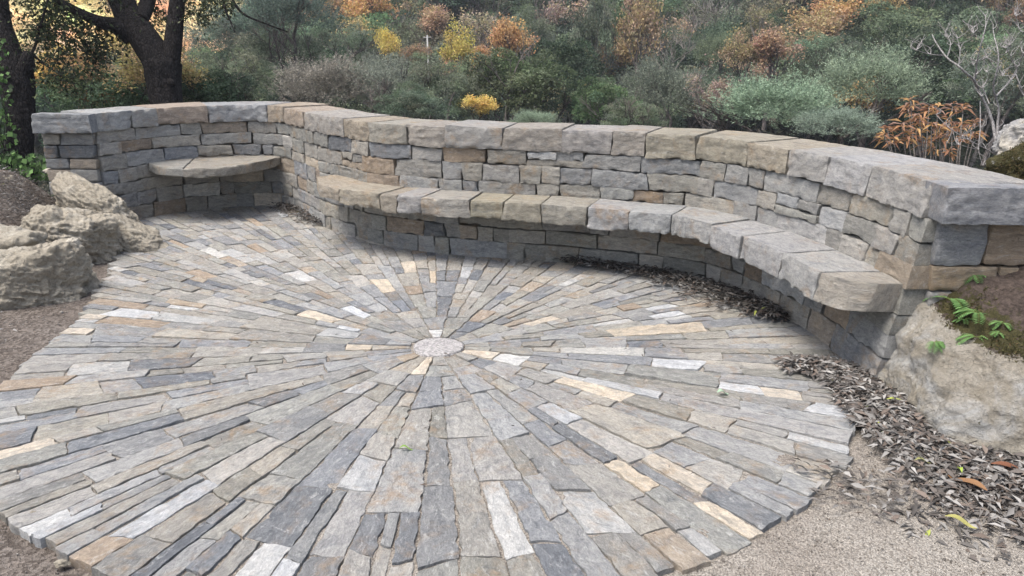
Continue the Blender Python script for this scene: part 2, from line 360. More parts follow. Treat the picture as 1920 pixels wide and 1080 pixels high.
def build_ground():
    def axis(a, b, fine_a, fine_b, h, g):
        L = list(np.arange(fine_a, fine_b, h)); x = fine_a; s = h
        while x > a: s *= g; x -= s; L.insert(0, x)
        x = L[-1]; s = h
        while x < b: s *= g; x += s; L.append(x)
        return np.array(L)
    X = axis(-220, 220, -4.6, 3.6, 0.045, 1.12); Y = axis(-90, 260, 1.4, 8.2, 0.045, 1.12)
    gx, gy = np.meshgrid(X, Y, indexing='ij'); x, y = gx.ravel(), gy.ravel(); z = ground_z(x, y)
    P = np.column_stack([x, y, 0 * x]); near = np.hypot(x, y - 4)
    z = z + 0.010 * fbm(P * 2.2, 3, 3) + 0.006 * fbm(P * 11, 4, 3) * (near < 12)
    side = sstep(0.1, 0.5, np.maximum(z, 0)); z = z + side * 0.05 * fbm(P * 3.5, 9, 4)
    D = np.hypot(x - CX, y - CY)
    z = z - 0.02 * sstep(2.15, 1.9, D) + 0.017 * sstep(-0.4, 0.5, x) * (y < 5) * sstep(2.0, 2.16, D)
    dirt = np.clip(sstep(-0.9, -1.7, x) * 0.85 + side + sstep(2.0, 2.6, x) * sstep(1.8, 2.6, y) * 0.7 + sstep(2.3, 1.9, D) * 0.3, 0, 1)
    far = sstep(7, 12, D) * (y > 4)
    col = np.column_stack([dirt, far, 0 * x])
    nx, ny = len(X), len(Y); i, j = np.meshgrid(np.arange(nx - 1), np.arange(ny - 1), indexing='ij')
    f = np.stack([i * ny + j, (i + 1) * ny + j, (i + 1) * ny + j + 1, i * ny + j + 1], -1).reshape(-1, 4)
    mb = MB(); mb.add(np.column_stack([x, y, z]), f, col); tag(mb.build('ground', M_soil), kind='structure')
build_ground()

# ------------------------------------------------------------------ radial paving
def pave_R(thd):
    """outer limit of the paving, by bearing in degrees round the centre stone"""
    th = thd % 360
    if 16 <= th <= 134: return float(np.interp(th, _angs, _rads)) + 0.12
    return float(np.interp(th, [0, 16, 134, 140, 150, 161, 171, 180, 360], [2.12, 2.3, 4.0, 3.55, 2.85, 2.40, 2.17, 2.12, 2.12]))
def build_paving():
    mb = MB()
    def stone(t0, t1, r0, r1, jj0=0.0, jj1=0.0):
        tm = (t0 + t1) / 2; w = (t1 - t0) * (r0 + r1) / 2; L = r1 - r0
        g = 0.0016 + 0.0022 * rnd.random()
        near = math.hypot(CX + r0 * math.cos(tm), CY + r0 * math.sin(tm) - 2) < 2.6
        if near and rnd.random() < 0.16: t1 -= (t1 - t0) * rnd.uniform(0.05, 0.13)
        res = 0.013 if near else 0.022
        p, F = block(L - 2 * g, max(w - 2 * g, 0.02), 0.045, res, rad=0.0022, amp=0.0036, freq=16, skew=0.0, resd=res)
        k = (p[:, 2] > 0.03); 
        # ragged, slightly skewed outline
        u = np.clip(p[:, 0] / (L - 2 * g), 0, 1); q = p[:, 1] / max(w - 2 * g, 0.02)
        j = [rnd.uniform(-0.07, 0.07) * w for _ in range(2)] + [jj1, jj0]
        rr = r0 + g + p[:, 0] + (q - .5) * j[2] * np.clip((u - .5) * 2, 0, 1) + (q - .5) * j[3] * np.clip((.5 - u) * 2, 0, 1)
        X = np.column_stack([p[:, 0] * 11 + r0 * 50, p[:, 1] * 0 + tm * 90, 0 * u])
        X2 = X * np.array([2.2, 1, 1]); e0 = np.maximum(fbm(X2, 5, 4), -.35) * 0.013 * min(1, w / .09) + .001; e1 = -np.maximum(fbm(X2 + 50, 6, 4), -.35) * 0.013 * min(1, w / .09) - .001
        ww = (t1 - t0) * rr
        lat = (q - .5) * (ww - 2 * g) + (1 - q) * e0 + q * e1 + (u - .5) * j[0] * (1 - 2 * abs(q - .5)) 
        rr = rr + fbm(np.column_stack([q * 3 + tm * 70, u * 0 + r0 * 30, 0 * u]), 8, 2) * 0.010 * np.where(abs(u - .5) > .3, 1, 0)
        tilt = rnd.uniform(-0.02, 0.02), rnd.uniform(-0.035, 0.035); zo = rnd.uniform(-0.004, 0.004)
        z = p[:, 2] - 0.045 + zo + tilt[0] * (p[:, 0] - L / 2) + tilt[1] * lat
        c, s = math.cos(tm), math.sin(tm)
        v = np.column_stack([CX + rr * c - lat * s, CY + rr * s + lat * c, z])
        back = math.degrees(tm) % 360
        col = pick(.38, .38, .03, .13, .08) if not (190 < back < 350) else pick(.36, .38, .04, .12, .10)
        mb.add(v, F, col, block.loc)
    def strip(t0, t1, r, first=False):
        tm = (t0 + t1) / 2; R_ = pave_R(math.degrees(tm)) + rnd.uniform(-0.02, 0.02)
        back = 20 < math.degrees(tm) % 360 < 160
        lim = rnd.uniform(0.09, 0.15) if back else rnd.uniform(0.10, 0.175)
        jj = 0.0
        while r < R_ - 0.03:
            w = (t1 - t0) * r
            if w > lim and r > 0.2:
                k = rnd.uniform(0.36, 0.64); ts = t0 + (t1 - t0) * k
                strip(t0, ts, r + rnd.uniform(0, 0.0)); strip(ts, t1, r); return
            L = rnd.uniform(0.11, 0.24) if r < 0.6 else (rnd.uniform(0.13, 0.36) if back else rnd.uniform(0.16, 0.48))
            if R_ - (r + L) < 0.11: L = R_ - r
            jn = rnd.uniform(-0.5, 0.5) * min(w, 0.12) if r + L < R_ - 0.03 else 0.0
            stone(t0, t1, r, r + L, jj, jn); jj = jn; r += L
    k = 21; e = np.cumsum([rnd.uniform(0.7, 1.4) for _ in range(k)]); e = e / e[-1] * 2 * math.pi
    for i in range(k):
        strip(e[i - 1] if i else 0.0, e[i], 0.145 + rnd.uniform(0, 0.01))
    # bedding sand between the stones
    th = np.linspace(0, 2 * math.pi, 181); rs = np.linspace(0.02, 1, 26)
    V = []
    for r in rs:
        for t in th[:-1]:
            RR = (pave_R(math.degrees(t)) - 0.03) * r; V.append((CX + RR * math.cos(t), CY + RR * math.sin(t), -0.0085 + 0.0045 * math.sin(RR * 17 + t * 13) * math.sin(RR * 5 - t * 29)))
    F = [(i * 180 + j, i * 180 + (j + 1) % 180, (i + 1) * 180 + (j + 1) % 180, (i + 1) * 180 + j) for i in range(25) for j in range(180)]
    bed = MB(); bed.add(np.array(V), np.array(F)[:, ::-1], (0.15, 0, 0))
    root = mb.build('stone_pavement', M_pave, origin=(CX, CY, 0)); tag(root, kind='structure')
    b = bed.build('bedding_sand', M_soil, root, origin=(CX, CY, 0))
    # centre stone: round, pebbly concrete disc
    c = MB(); nr, na = 10, 40; V = [(CX, CY, 0.006)]; R0 = 0.136
    for i in range(1, nr + 1):
        for a in range(na):
            t = 2 * math.pi * a / na; r = R0 * i / nr * (1 + 0.03 * math.sin(3 * t + 1))
            V.append((CX + r * math.cos(t), CY + r * math.sin(t), 0.006 - (0.004 if i == nr else 0)))
    for a in range(na):
        x, y, z = V[1 + (nr - 1) * na + a]; V.append((x, y, -0.05))
    F4 = []; F3 = [(0, 1 + a, 1 + (a + 1) % na) for a in range(na)]
    for i in range(nr):
        for a in range(na):
            p0 = 1 + i * na + a; p1 = 1 + i * na + (a + 1) % na; F4.append((p0, p0 + na, p1 + na, p1))
    V = np.array(V); V[:len(V) - na, 2] += 0.003 * fbm(V[:len(V) - na] * 60, 2, 2)
    k = c.n; c.add(V, np.array(F4), (0.44, 0.42, 0.42)); c.f3.append(np.array(F3))
    m, n, l, b = new_mat('exposed_aggregate'); P = geo_pos(n)
    v = N(n, 'ShaderNodeTexVoronoi'); v.inputs['Scale'].default_value = 95; l.new(P, v.inputs['Vector'])
    l.new(mix(n, l, ramp(n, l, v.outputs['Color'], 0.1, 0.9), (0.17, 0.165, 0.165), (0.38, 0.365, 0.355)), b.inputs['Base Color'])
    l.new(bump(n, l, v.outputs['Distance'], 0.006), b.inputs['Normal']); b.inputs['Roughness'].default_value = 0.85
    o = c.build('centre_stone', m, origin=(CX, CY, 0))
    tag(o, 'round pebbled disc at the hub of the radial paving', 'paving stone')
build_paving()

# ------------------------------------------------------------------ dry stone wall with its benches
wall = thing('stone_wall', (0.2, 5.9, 0), 'curved dry stone wall with built-in stone benches around the round paved terrace', 'wall')
COURSES = [(0.0, 0.125), (0.125, 0.245), (0.245, 0.37), (0.37, 0.495), (0.495, 0.60), (0.60, 0.715), (0.715, WALL_H - COPE)]
S_B0, S_B1 = s_near(-1.72, 7.04), LEN - 0.02          # long bench
S_N0, S_N1 = s_near(-3.33, 7.34), s_near(-2.28, 7.80)  # corner seat
def course_z(ci, s, top):
    z = COURSES[ci][1 if top else 0]
    if z <= 0.001 or z >= WALL_H - COPE - 0.001: return z
    return z + 0.014 * float(fbm(np.array([[s * 0.9, z * 20, 3.0]]), 77, 2)[0]) * 2
def build_masonry():
    mb = MB()
    def put(s0, s1, z0, z1, col=None, D=0.15):
        g = 0.0034
        p, F = block(s1 - s0 - 2 * g, D, z1 - z0 - 1.4 * g, 0.0125, rad=0.004, amp=0.014, freq=9.5, skew=0.012, resd=0.035)
        p[:, 1] += rnd.uniform(-0.010, 0.008); p[:, 0] += g; p[:, 2] += z0 + 0.7 * g
        if col is None: col = pick(.28, .56, .07, .01, .05)
        mb.add(wall_map(p, s0), F, col, block.loc)
    for ci in range(len(COURSES)):
        s = 0.0; skip_until = -1
        while s < LEN - 0.01:
            left = s < S_B0
            L = rnd.choice([rnd.uniform(0.12, 0.22), rnd.uniform(0.22, 0.42), rnd.uniform(0.26, 0.48)])
            if LEN - (s + L) < 0.12: L = LEN - s
            z0, z1 = course_z(ci, s + L / 2, 0), course_z(ci, s + L / 2, 1)
            if ci == 0: z0 = -0.06
            if rnd.random() < 0.07 and L > 0.2 and z1 - z0 > 0.1:     # two thin stones in one course
                zm = z0 + (z1 - z0) * rnd.uniform(0.4, 0.6)
                put(s, s + L, z0, zm); k = rnd.uniform(0.35, 0.65); put(s, s + L * k, zm, z1); put(s + L * k, s + L, zm, z1)
            else: put(s, s + L, z0, z1)
            s += L
    # end faces (stone heads turned to the front) left and right
    for end, s_at, W_, zs in ((0, 0.0, 0.47, [(0.28, 0.40), (0.40, 0.51), (0.51, 0.60), (0.60, 0.715), (0.715, WALL_H - COPE)]), (1, LEN, 0.60, [(0.0, 0.2), (0.2, 0.40), (0.40, 0.49), (0.49, 0.61), (0.61, WALL_H - COPE)])):
        cc = C(s_at); t, n = frame(np.array(s_at))
        for z0, z1 in zs:
            x = 0.0 + (0.02 if end == 0 else 0.0)
            while x < W_ - 0.02:
                L = rnd.uniform(0.2, 0.36) if not (end and z0 > 0.6) else (0.235 if x < 0.05 else 0.4)
                if W_ - (x + L) < 0.12: L = W_ - x
                p, F = block(L - 0.01, 0.14, z1 - z0 - 0.007, 0.014, rad=0.011, amp=0.011, freq=8.5, skew=0.008, resd=0.03)
                col = pick(.42, .34, .14, .10, 0)  # darker stone mix paints shade onto the end faces
                if end and z0 > 0.6: col = (0.36, 0.37, 0.38) if x < 0.05 else (0.40, 0.32, 0.24)
                if end and 0.48 < z0 < 0.6: col = (0.42, 0.34, 0.25)
                if end == 0:   # looks towards -y; local x runs away from the inner corner
                    q = np.column_stack([cc[0] - x - L + 0.005 + p[:, 0], cc[1] - 0.03 + p[:, 1], p[:, 2] + z0])
                else:
                    q = np.column_stack([cc[0] + x + 0.01 + p[:, 0], cc[1] - 0.03 + p[:, 1], p[:, 2] + z0])
                mb.add(q, F, col, block.loc); x += L
    # rubble core behind the faces
    n = 160; ss = np.linspace(0.03, LEN - 0.03, n); Fm = []
    zz = [-0.1, 0.2, 0.5, WALL_H - COPE - 0.01]
    for off, flip in ((0.05, 0), (0.44, 1)):
        V = np.concatenate([wall_map(np.column_stack([ss * 0, np.full(n, off), np.full(n, z)]) + np.column_stack([ss, 0 * ss, 0 * ss]), 0.0) for z in zz])
        F = np.array([(a * n + i, a * n + i + 1, (a + 1) * n + i + 1, (a + 1) * n + i) for a in range(3) for i in range(n - 1)])
        mb.add(V, F[:, ::-1] if flip else F, (0.12, 0.115, 0.11))
    V = []
    for i in range(n):
        for off in (0.05, 0.44): V.append(wall_map(np.array([[ss[i], off, zz[-1]]]), 0.0)[0])
    mb.add(np.array(V), np.array([(2 * i, 2 * i + 2, 2 * i + 3, 2 * i + 1) for i in range(n - 1)]), (0.12, 0.115, 0.11))
    return mb.build('masonry', M_wall, wall, origin=(0.2, 5.9, 0))
build_masonry()

# back face stones (seen only from other positions): coarse blocks
def build_back():
    mb = MB()
    for ci in range(len(COURSES)):
        s = 0.0
        while s < LEN - 0.05:
            L = rnd.uniform(0.3, 0.6)
            if LEN - (s + L) < 0.2: L = LEN - s
            z0, z1 = COURSES[ci]
            p, F = block(L - 0.01, 0.08, z1 - z0 - 0.008, 0.05, rad=0.012, amp=0.012)
            p[:, 1] = 0.49 - p[:, 1]; p[:, 2] += z0 + 0.004
            mb.add(wall_map(p, s), F[:, ::-1], pick(.5, .3, .08, .08, .04)); s += L
    mb.build('back_masonry', M_wall, wall, origin=(0.2, 5.9, 0))
build_back()

def part_block(name, s0, s1, y0, y1, z0, z1, col, res=0.0135, amp=0.016, top_amp=0.0045, warp=None, rad=0.0045, skew=0.012, freq=8.0):
    mb = MB(); p, F = block(s1 - s0 - 0.008, y1 - y0, z1 - z0, res, rad=rad, amp=amp, freq=freq, skew=skew, resd=0.025, top_amp=top_amp)
    p[:, 0] += 0.004; p[:, 1] += y0; p[:, 2] += z0
    if warp is not None: p = warp(p, s0)
    v = wall_map(p, s0); mb.add(v, F, col, block.loc); o = v.mean(0); o[2] = z0
    return mb.build(name, M_wall, wall, origin=tuple(o))
# coping: joints read off the photograph (front top edge)
def s_of_px(px, py, z):
    q = on_plane(px, py, z); return s_near(q[0], q[1])
cj = [0.0] + [s_of_px(x, y, WALL_H) for x, y in ((245, 207), (292, 203), (390, 200), (498, 198), (550, 199), (583, 208), (642, 222), (685, 229), (765, 233), (832, 237), (942, 241), (1057, 243), (1147, 249), (1212, 251), (1317, 255), (1418, 267), (1483, 280), (1587, 292), (1652, 311))] + [LEN - 0.02]
ccol = [(0.45, 0.46, 0.46), (0.42, 0.42, 0.41), (0.44, 0.37, 0.31), (0.40, 0.41, 0.42), (0.43, 0.37, 0.30), (0.42, 0.36, 0.30), (0.42, 0.40, 0.37), (0.41, 0.36, 0.29), (0.41, 0.39, 0.34),
        (0.41, 0.38, 0.34), (0.42, 0.41, 0.39), (0.41, 0.38, 0.34), (0.42, 0.40, 0.38), (0.40, 0.37, 0.33), (0.40, 0.37, 0.30), (0.40, 0.37, 0.30), (0.42, 0.38, 0.31), (0.43, 0.42, 0.40), (0.46, 0.46, 0.46), (0.44, 0.43, 0.41)]
for i in range(len(cj) - 1):
    a, b = cj[i], cj[i + 1]
    if b - a < 0.05: continue
    tj = rnd.uniform(-0.006, 0.006)
    part_block('coping_stone', a, b, -0.018 + rnd.uniform(-.006, .006), 0.46 + rnd.uniform(-0.02, 0.02), WALL_H - COPE + 0.002, WALL_H + tj, ccol[min(i, 19)], amp=0.017, top_amp=0.006)
# end coping stones at both heads, shade painted into their darker colour
def free_block(name, x0, x1, y0, y1, z0, z1, col, parent=wall, amp=0.016, top_amp=0.005, res=0.014):
    mb = MB(); p, F = block(x1 - x0, y1 - y0, z1 - z0, res, amp=amp, top_amp=top_amp, rad=0.0045, resd=0.02); p += np.array([x0, y0, z0])
    mb.add(p, F, col, block.loc); return mb.build(name, M_wall, parent, origin=((x0 + x1) / 2, (y0 + y1) / 2, z0))
free_block('coping_stone', 1.925, 2.56, 3.50, 3.70, WALL_H - COPE + 0.002, WALL_H + 0.003, (0.38, 0.39, 0.41))
free_block('coping_stone', -4.03, -3.545, 6.80, 6.96, WALL_H - COPE + 0.002, WALL_H, (0.33, 0.345, 0.36))

# long bench
S_END = LEN - 0.02
bz = 0.50
bj_px = ((599, 330), (640, 352), (700, 366), (735, 370), (780, 376), (881, 378), (937, 383), (1007, 388), (1095, 393), (1172, 401), (1248, 410), (1305, 425), (1373, 444), (1456, 475), (1532, 511))
bj = [s_of_px(x, y, bz) for x, y in bj_px]
# seat front offset from the wall face, measured
sfw = [(s_of_px(x, y, bz), on_plane(x, y, bz)) for x, y in ((599, 330), (637, 350), (735, 369), (780, 375), (881, 377), (937, 382), (1007, 387), (1095, 392), (1172, 400), (1248, 409), (1305, 424), (1373, 443), (1456, 474), (1532, 510), (1620, 541), (1688, 548))]
fs = np.array([a for a, _ in sfw]); fo = np.array([(q[0] - C(a)[0]) * frame(np.array(a))[1][0] + (q[1] - C(a)[1]) * frame(np.array(a))[1][1] for a, q in sfw])
print('bench offsets', np.round(fs, 2), np.round(fo, 2), LEN)
def depth_at(s):
    return np.interp(s, [bj[0] - 0.05, bj[0] + 0.05, bj[0] + 0.35, S_END - 0.30, S_END - 0.14, S_END - 0.05, S_END + 0.01], [0.10, 0.20, 0.34, 0.33, 0.30, 0.23, 0.10])
def seat_warp(p, s0):
    q = p.copy(); s = s0 + p[:, 0]; b = batter(s, bz); d = depth_at(s)
    k = np.clip(-p[:, 1] / 0.34, -0.2, 1.2); q[:, 1] = np.where(p[:, 1] < 0, -k * d, p[:, 1])
    # underside bellies back from the front lip
    return q
sc_ = [(0.43, 0.38, 0.31), (0.42, 0.38, 0.31), (0.40, 0.36, 0.30), (0.42, 0.41, 0.40), (0.43, 0.41, 0.37), (0.40, 0.37, 0.29), (0.41, 0.38, 0.31), (0.40, 0.38, 0.33), (0.44, 0.44, 0.44), (0.43, 0.44, 0.44),
       (0.44, 0.44, 0.43), (0.45, 0.45, 0.45), (0.43, 0.43, 0.43), (0.46, 0.46, 0.45), (0.45, 0.42, 0.37), (0.45, 0.42, 0.37)]
edges = bj + [S_END - 0.005]
for i in range(len(edges) - 1):
    a, b = edges[i], edges[i + 1]
    if b - a < 0.06: continue
    th_ = float(np.interp(a, [edges[0], edges[0] + 0.8, edges[-1] - 1.5, edges[-1]], [0.10, 0.12, 0.135, 0.14])) + rnd.uniform(-0.008, 0.008)
    part_block('seat_slab', a, b, -0.34, 0.03, bz - th_, bz + rnd.uniform(-0.004, 0.004), sc_[min(i, 15)], amp=0.016, top_amp=0.005, warp=seat_warp)
# corner seat: two slabs cut to the curve of the nook
def poly_slab(name, poly, z0, z1, col):
    """irregular slab from a plan outline"""
    P = np.array(poly, float); c = P.mean(0); out = []
    for i in range(len(P)):
        a, b = P[i], P[(i + 1) % len(P)]; m = max(1, int(np.linalg.norm(b - a) / 0.03)); out += [a + (b - a) * k / m for k in range(m)]
    O = np.array(out); n = len(O); V = []; F4 = []
    rings = [(0.0, z0, 0), (0.6, z0, 0), (0.97, z0, 0), (1.0, z0 + 0.012, 1), (1.0, z0 + (z1 - z0) * .35, 1), (1.0, z0 + (z1 - z0) * .65, 1), (1.0, z1 - 0.010, 1), (0.975, z1, 0), (0.8, z1, 0), (0.6, z1, 0), (0.4, z1, 0), (0.2, z1, 0), (0.0, z1, 0)]
    for k, z, e in rings:
        for q in O:
            w = c + (q - c) * k; V.append((w[0], w[1], z))
    for a in range(len(rings) - 1):
        for i in range(n): F4.append((a * n + i, a * n + (i + 1) % n, (a + 1) * n + (i + 1) % n, (a + 1) * n + i))
    V = np.array(V); side = np.repeat([e for _, _, e in rings], n)
    g = fbm(V * 9, 41, 4); dirn = V[:, :2] - c; dirn /= np.linalg.norm(dirn, axis=1)[:, None] + 1e-6
    V[:, :2] += dirn * (g * 0.034 * side)[:, None]; V[:, 2] += np.where(side, 0, fbm(V * 12, 43, 3) * 0.006)
    mb = MB(); mb.add(V, np.array(F4), col); return mb.build(name, M_wall, wall, origin=(c[0], c[1], z0))
def wall_pts(s0, s1, n, off=0.06):
    return [tuple(wall_map(np.array([[s, off, 0.5]]), 0.0)[0][:2]) for s in np.linspace(s0, s1, n)]
sm_ = s_near(-3.02, 7.66)
back1 = wall_pts(S_N0, sm_, 5); back2 = wall_pts(sm_, S_N1, 9)
poly_slab('corner_seat_slab', [(-2.900, 7.02), *reversed(back1), (-3.27, 7.24), (-3.12, 7.09)][::1], 0.42, 0.50, (0.36, 0.355, 0.33))
poly_slab('corner_seat_slab', [*[(x, y) for x, y in back2][::-1], (-2.895, 7.018), (-2.74, 7.02), (-2.56, 7.12), (-2.42, 7.30), (-2.31, 7.55)], 0.415, 0.498, (0.38, 0.355, 0.31))

# ------------------------------------------------------------------ boulders
def boulder(name, c, rad, rot, seed, mat, label, sub=6, low=0.10, mid=0.08, fine=0.05, moss=None, group=None, tilt=(0, 0), carve=0.10, planes=None, nf=17):
    """angular rock: a sphere cut down by fracture planes, then weathered"""
    bm = bmesh.new(); bmesh.ops.create_icosphere(bm, subdivisions=sub, radius=1)
    d = np.array([x.co[:] for x in bm.verts]); f = np.array([[q.index for q in x.verts] for x in bm.faces]); bm.free()
    r_ = np.random.default_rng(seed); o = seed * 3.7
    if planes is None:
        nn = r_.normal(size=(nf, 3)); nn /= np.linalg.norm(nn, axis=1)[:, None]; hh = r_.uniform(0.62, 0.98, nf)
    else:
        nn = np.array([p[0] for p in planes], float); nn /= np.linalg.norm(nn, axis=1)[:, None]; hh = np.array([(np.array(p[1]) - np.array(c)) @ k for p, k in zip(planes, nn)])
    dw = d + 0.10 * np.column_stack([fbm(d * 2.2 + o, seed + 20, 3), fbm(d * 2.2 + o + 9, seed + 21, 3), fbm(d * 2.2 + o + 19, seed + 22, 3)])
    pw = 16 if planes is None else 44
    if planes is not None:      # small chipped facets on the exposed corners
        e = r_.normal(size=(26, 3)); e[:, 1] = -np.abs(e[:, 1]); e[:, 2] = np.abs(e[:, 2]) * .8; e /= np.linalg.norm(e, axis=1)[:, None]
        Re = 1 / (np.maximum(e @ nn.T, 0.02) / hh).max(1); nn = np.vstack([nn, e]); hh = np.concatenate([hh, Re * r_.uniform(0.86, 0.97, 26)])
    q = np.maximum(dw @ nn.T, 0.02) / hh
    R_ = (q ** pw).sum(1) ** (-1 / pw)
    if planes is None: R_ = np.minimum(R_, 1.15)
    v = d * R_[:, None]; w = v / (np.mean(rad) if planes is not None else 1)
    g = low * fbm(w * 1.8 + o, seed, 3) + mid * ridged(w * np.array([3.2, 3.2, 4.4]) + o, seed + 1, 4) + fine * ridged(w * 10 + o, seed + 2, 4) + fine * 0.6 * fbm(w * 28 + o, seed + 4, 3)
    g = g - carve * np.clip(ridged(w * 2.7 + o, seed + 7, 3) - 0.35, 0, 1) * 1.6
    v = v * (1 + g)[:, None]
    if planes is None: v = v * np.array(rad)
    M = (Matrix.Rotation(rot, 3, 'Z') @ Matrix.Rotation(tilt[0], 3, 'X') @ Matrix.Rotation(tilt[1], 3, 'Y')); v = v @ np.array(M).T
    v += np.array(c); mb = MB(); col = np.zeros((len(v), 3))
    if moss is not None: col = moss(v, (v - np.array(c)) / np.array(rad))
    mb.add(v, f, col); ob = mb.build(name, mat, origin=(c[0], c[1], float(ground_z(c[0], c[1]))))
    return tag(ob, label, 'rock', group)
GL = None
boulder('boulder', (-3.42, 6.00, 0.07), (0.50, 0.40, 0.38), 0.5, 3, M_rockL, 'large ochre limestone boulder with deep folds, middle of the three left of the paving', tilt=(0.1, 0.35), sub=7)
boulder('boulder', (-3.05, 6.18, 0.04), (0.32, 0.24, 0.22), 0.25, 8, M_rockL, 'low pinkish limestone lump leaning against the middle left boulder at the paving edge', tilt=(0.1, 0.3))
boulder('boulder', (-3.50, 6.62, 0.12), (0.48, 0.24, 0.25), -0.25, 12, M_rockL, 'grey-brown boulder against the foot of the left wall end', tilt=(0.0, 0.45), sub=7)
boulder('boulder', (-3.18, 4.98, 0.02), (0.52, 0.42, 0.38), 0.4, 21, M_rockL, 'pale layered limestone boulder cut by the left picture edge', sub=7, tilt=(0.0, 0.3))
boulder('boulder', (-3.48, 5.32, 0.22), (0.24, 0.20, 0.20), 1.2, 29, M_rockL, 'small knobbly ochre rock on top of the pale layered boulder', sub=5)
def moss_R(v, q):
    top = sstep(0.30, 0.40, v[:, 2] + 0.05 * fbm(v * 6, 3, 3)) * sstep(1.94, 2.04, v[:, 0] + 0.1 * (v[:, 2] - .4))
    mo = top * (0.66 * sstep(0.52, 0.34, v[:, 2]) + 0.45 * sstep(2.2, 2.0, v[:, 0]) + 0.15); so = top * 1.1
    return np.column_stack([mo, so, 0 * mo])
BIG = boulder('boulder', (2.45, 3.32, 0.0), (0.7, 0.45, 0.5), 0.0, 35, M_rockR, 'huge pale limestone boulder with moss and ferns at the right wall end', sub=7, low=0.05, mid=0.035, fine=0.014, carve=0.04, moss=moss_R, planes=[
    ((-1, -.25, .52), (1.69, 3.35, 0)), ((-.72, -.65, .14), (1.66, 3.10, 0)), ((-.16, -.96, .14), (2.1, 2.79, 0)), ((.15, -.95, .20), (2.45, 2.76, 0)), ((-.05, -.48, .87), (2.2, 3.05, .44)),
    ((.1, -.1, 1), (2.5, 3.4, .60)), ((1, 0, .2), (3.4, 3.3, 0)), ((0, 1, .05), (2.5, 3.72, 0)), ((0, 0, -1), (2.5, 3.3, -.4)), ((-.9, -.2, -.3), (1.66, 3.3, 0)), ((0, -1, -.3), (2.3, 2.75, 0)), ((.3, -.6, .7), (2.7, 2.95, .42)), ((-.5, -.7, .5), (1.95, 2.98, .25))])

# ------------------------------------------------------------------ leaf shapes
def leaves(mb, P, size, width, cols, up=0.0, curl=0.25, droop=None, dirs=None, nrm=None):
    """many small leaves: P centres, a 6-vertex folded blade each"""
    n = len(P)
    if dirs is None: dirs = rng.normal(size=(n, 3)); dirs[:, 2] = dirs[:, 2] * (1 - up) 
    dirs = dirs / (np.linalg.norm(dirs, axis=1)[:, None] + 1e-9)
    if nrm is None: nrm = rng.normal(size=(n, 3))
    b = np.cross(dirs, nrm); b /= np.linalg.norm(b, axis=1)[:, None] + 1e-9; u = np.cross(b, dirs)
    s = np.asarray(size).reshape(-1, 1) * np.ones((n, 1)); w = np.asarray(width).reshape(-1, 1) * np.ones((n, 1))
    v = np.stack([P, P + dirs * s * .4 + b * w * .5 + u * s * curl * .3, P + dirs * s * .45 + u * s * curl * 0.1, P + dirs * s * .4 - b * w * .5 + u * s * curl * .3, P + dirs * s * 1.0 + u * s * curl * -.1], 1).reshape(-1, 3)
    k = np.arange(n)[:, None] * 5
    f = np.concatenate([k + np.array([[0, 1, 2, 2]]), ])
    tri = np.concatenate([k + np.array([[0, 1, 2]]), k + np.array([[0, 2, 3]]), k + np.array([[1, 4, 2]]), k + np.array([[2, 4, 3]])])
    mb.add(v, tri, np.repeat(cols, 5, 0))
def cards(mb, P, size, aspect, cols, dirs, nrm):
    n = len(P); dirs = dirs / (np.linalg.norm(dirs, axis=1)[:, None] + 1e-9); b = np.cross(dirs, nrm); b /= np.linalg.norm(b, axis=1)[:, None] + 1e-9
    s = np.asarray(size).reshape(-1, 1); v = np.stack([P - dirs * s * .5, P + b * s * aspect * .5, P + dirs * s * .5, P - b * s * aspect * .5], 1).reshape(-1, 3)
    mb.add(v, np.arange(n * 4).reshape(n, 4), np.repeat(cols, 4, 0))

# ------------------------------------------------------------------ litter and gravel
def litter(name, path, width, count, label, hz=0.05, colf=None, size=(0.035, 0.075), tail=None):
    P = spline(np.array(path, float), 80); k = rng.integers(0, 80, count); w = np.interp(k, np.linspace(0, 79, len(width)), width)
    off = np.clip(rng.normal(size=(count, 2)), -1.7, 1.7) * 0.40 * w[:, None]; xy = P[k] + off; rr = np.linalg.norm(off, axis=1) / (w + 1e-6)
    z = rng.random(count) * hz * np.clip(1 - rr, 0.05, 1) + 0.020 + np.maximum(0, ground_z(xy[:, 0], xy[:, 1]) + 0.03) - 0.03 * (np.hypot(xy[:, 0] - CX, xy[:, 1] - CY) > 2.35) * (xy[:, 1] < 4.6) * (xy[:, 0] > 0)
    cols = np.array([[0.15, 0.14, 0.13], [0.22, 0.21, 0.198], [0.085, 0.078, 0.072], [0.29, 0.28, 0.265], [0.12, 0.106, 0.096], [0.16, 0.13, 0.11]])[rng.integers(0, 6, count)] * rng.uniform(0.7, 1.2, (count, 1))
    if colf is not None: cols = colf(cols, count)
    g = rng.random(count) < 0.003; cols[g] = (0.30, 0.34, 0.08)
    a = rng.uniform(0, 2 * math.pi, count); d = np.column_stack([np.cos(a), np.sin(a), rng.normal(size=count) * 0.14]); nr = np.column_stack([rng.normal(size=(count, 2)) * 0.45, np.ones(count)])
    sz = rng.uniform(*size, count); mb = MB(); leaves(mb, np.column_stack([xy, z]), sz, sz * rng.uniform(0.20, 0.30, count), cols, dirs=d, nrm=nr, curl=0.4)
    tag(mb.build(name, M_dry), label, 'leaf litter', None, 'stuff')
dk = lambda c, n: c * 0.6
g_ = lambda *pp: [tuple(on_plane(x, y, 0)[:2]) for x, y in pp]
litter('leaf_litter', g_((1060, 492), (1150, 505), (1250, 525), (1340, 555), (1400, 575), (1455, 600)), [0.08, 0.14, 0.2, 0.30, 0.28, 0.08], 2000, 'dark dry leaves heaped under the long bench', 0.06, dk)
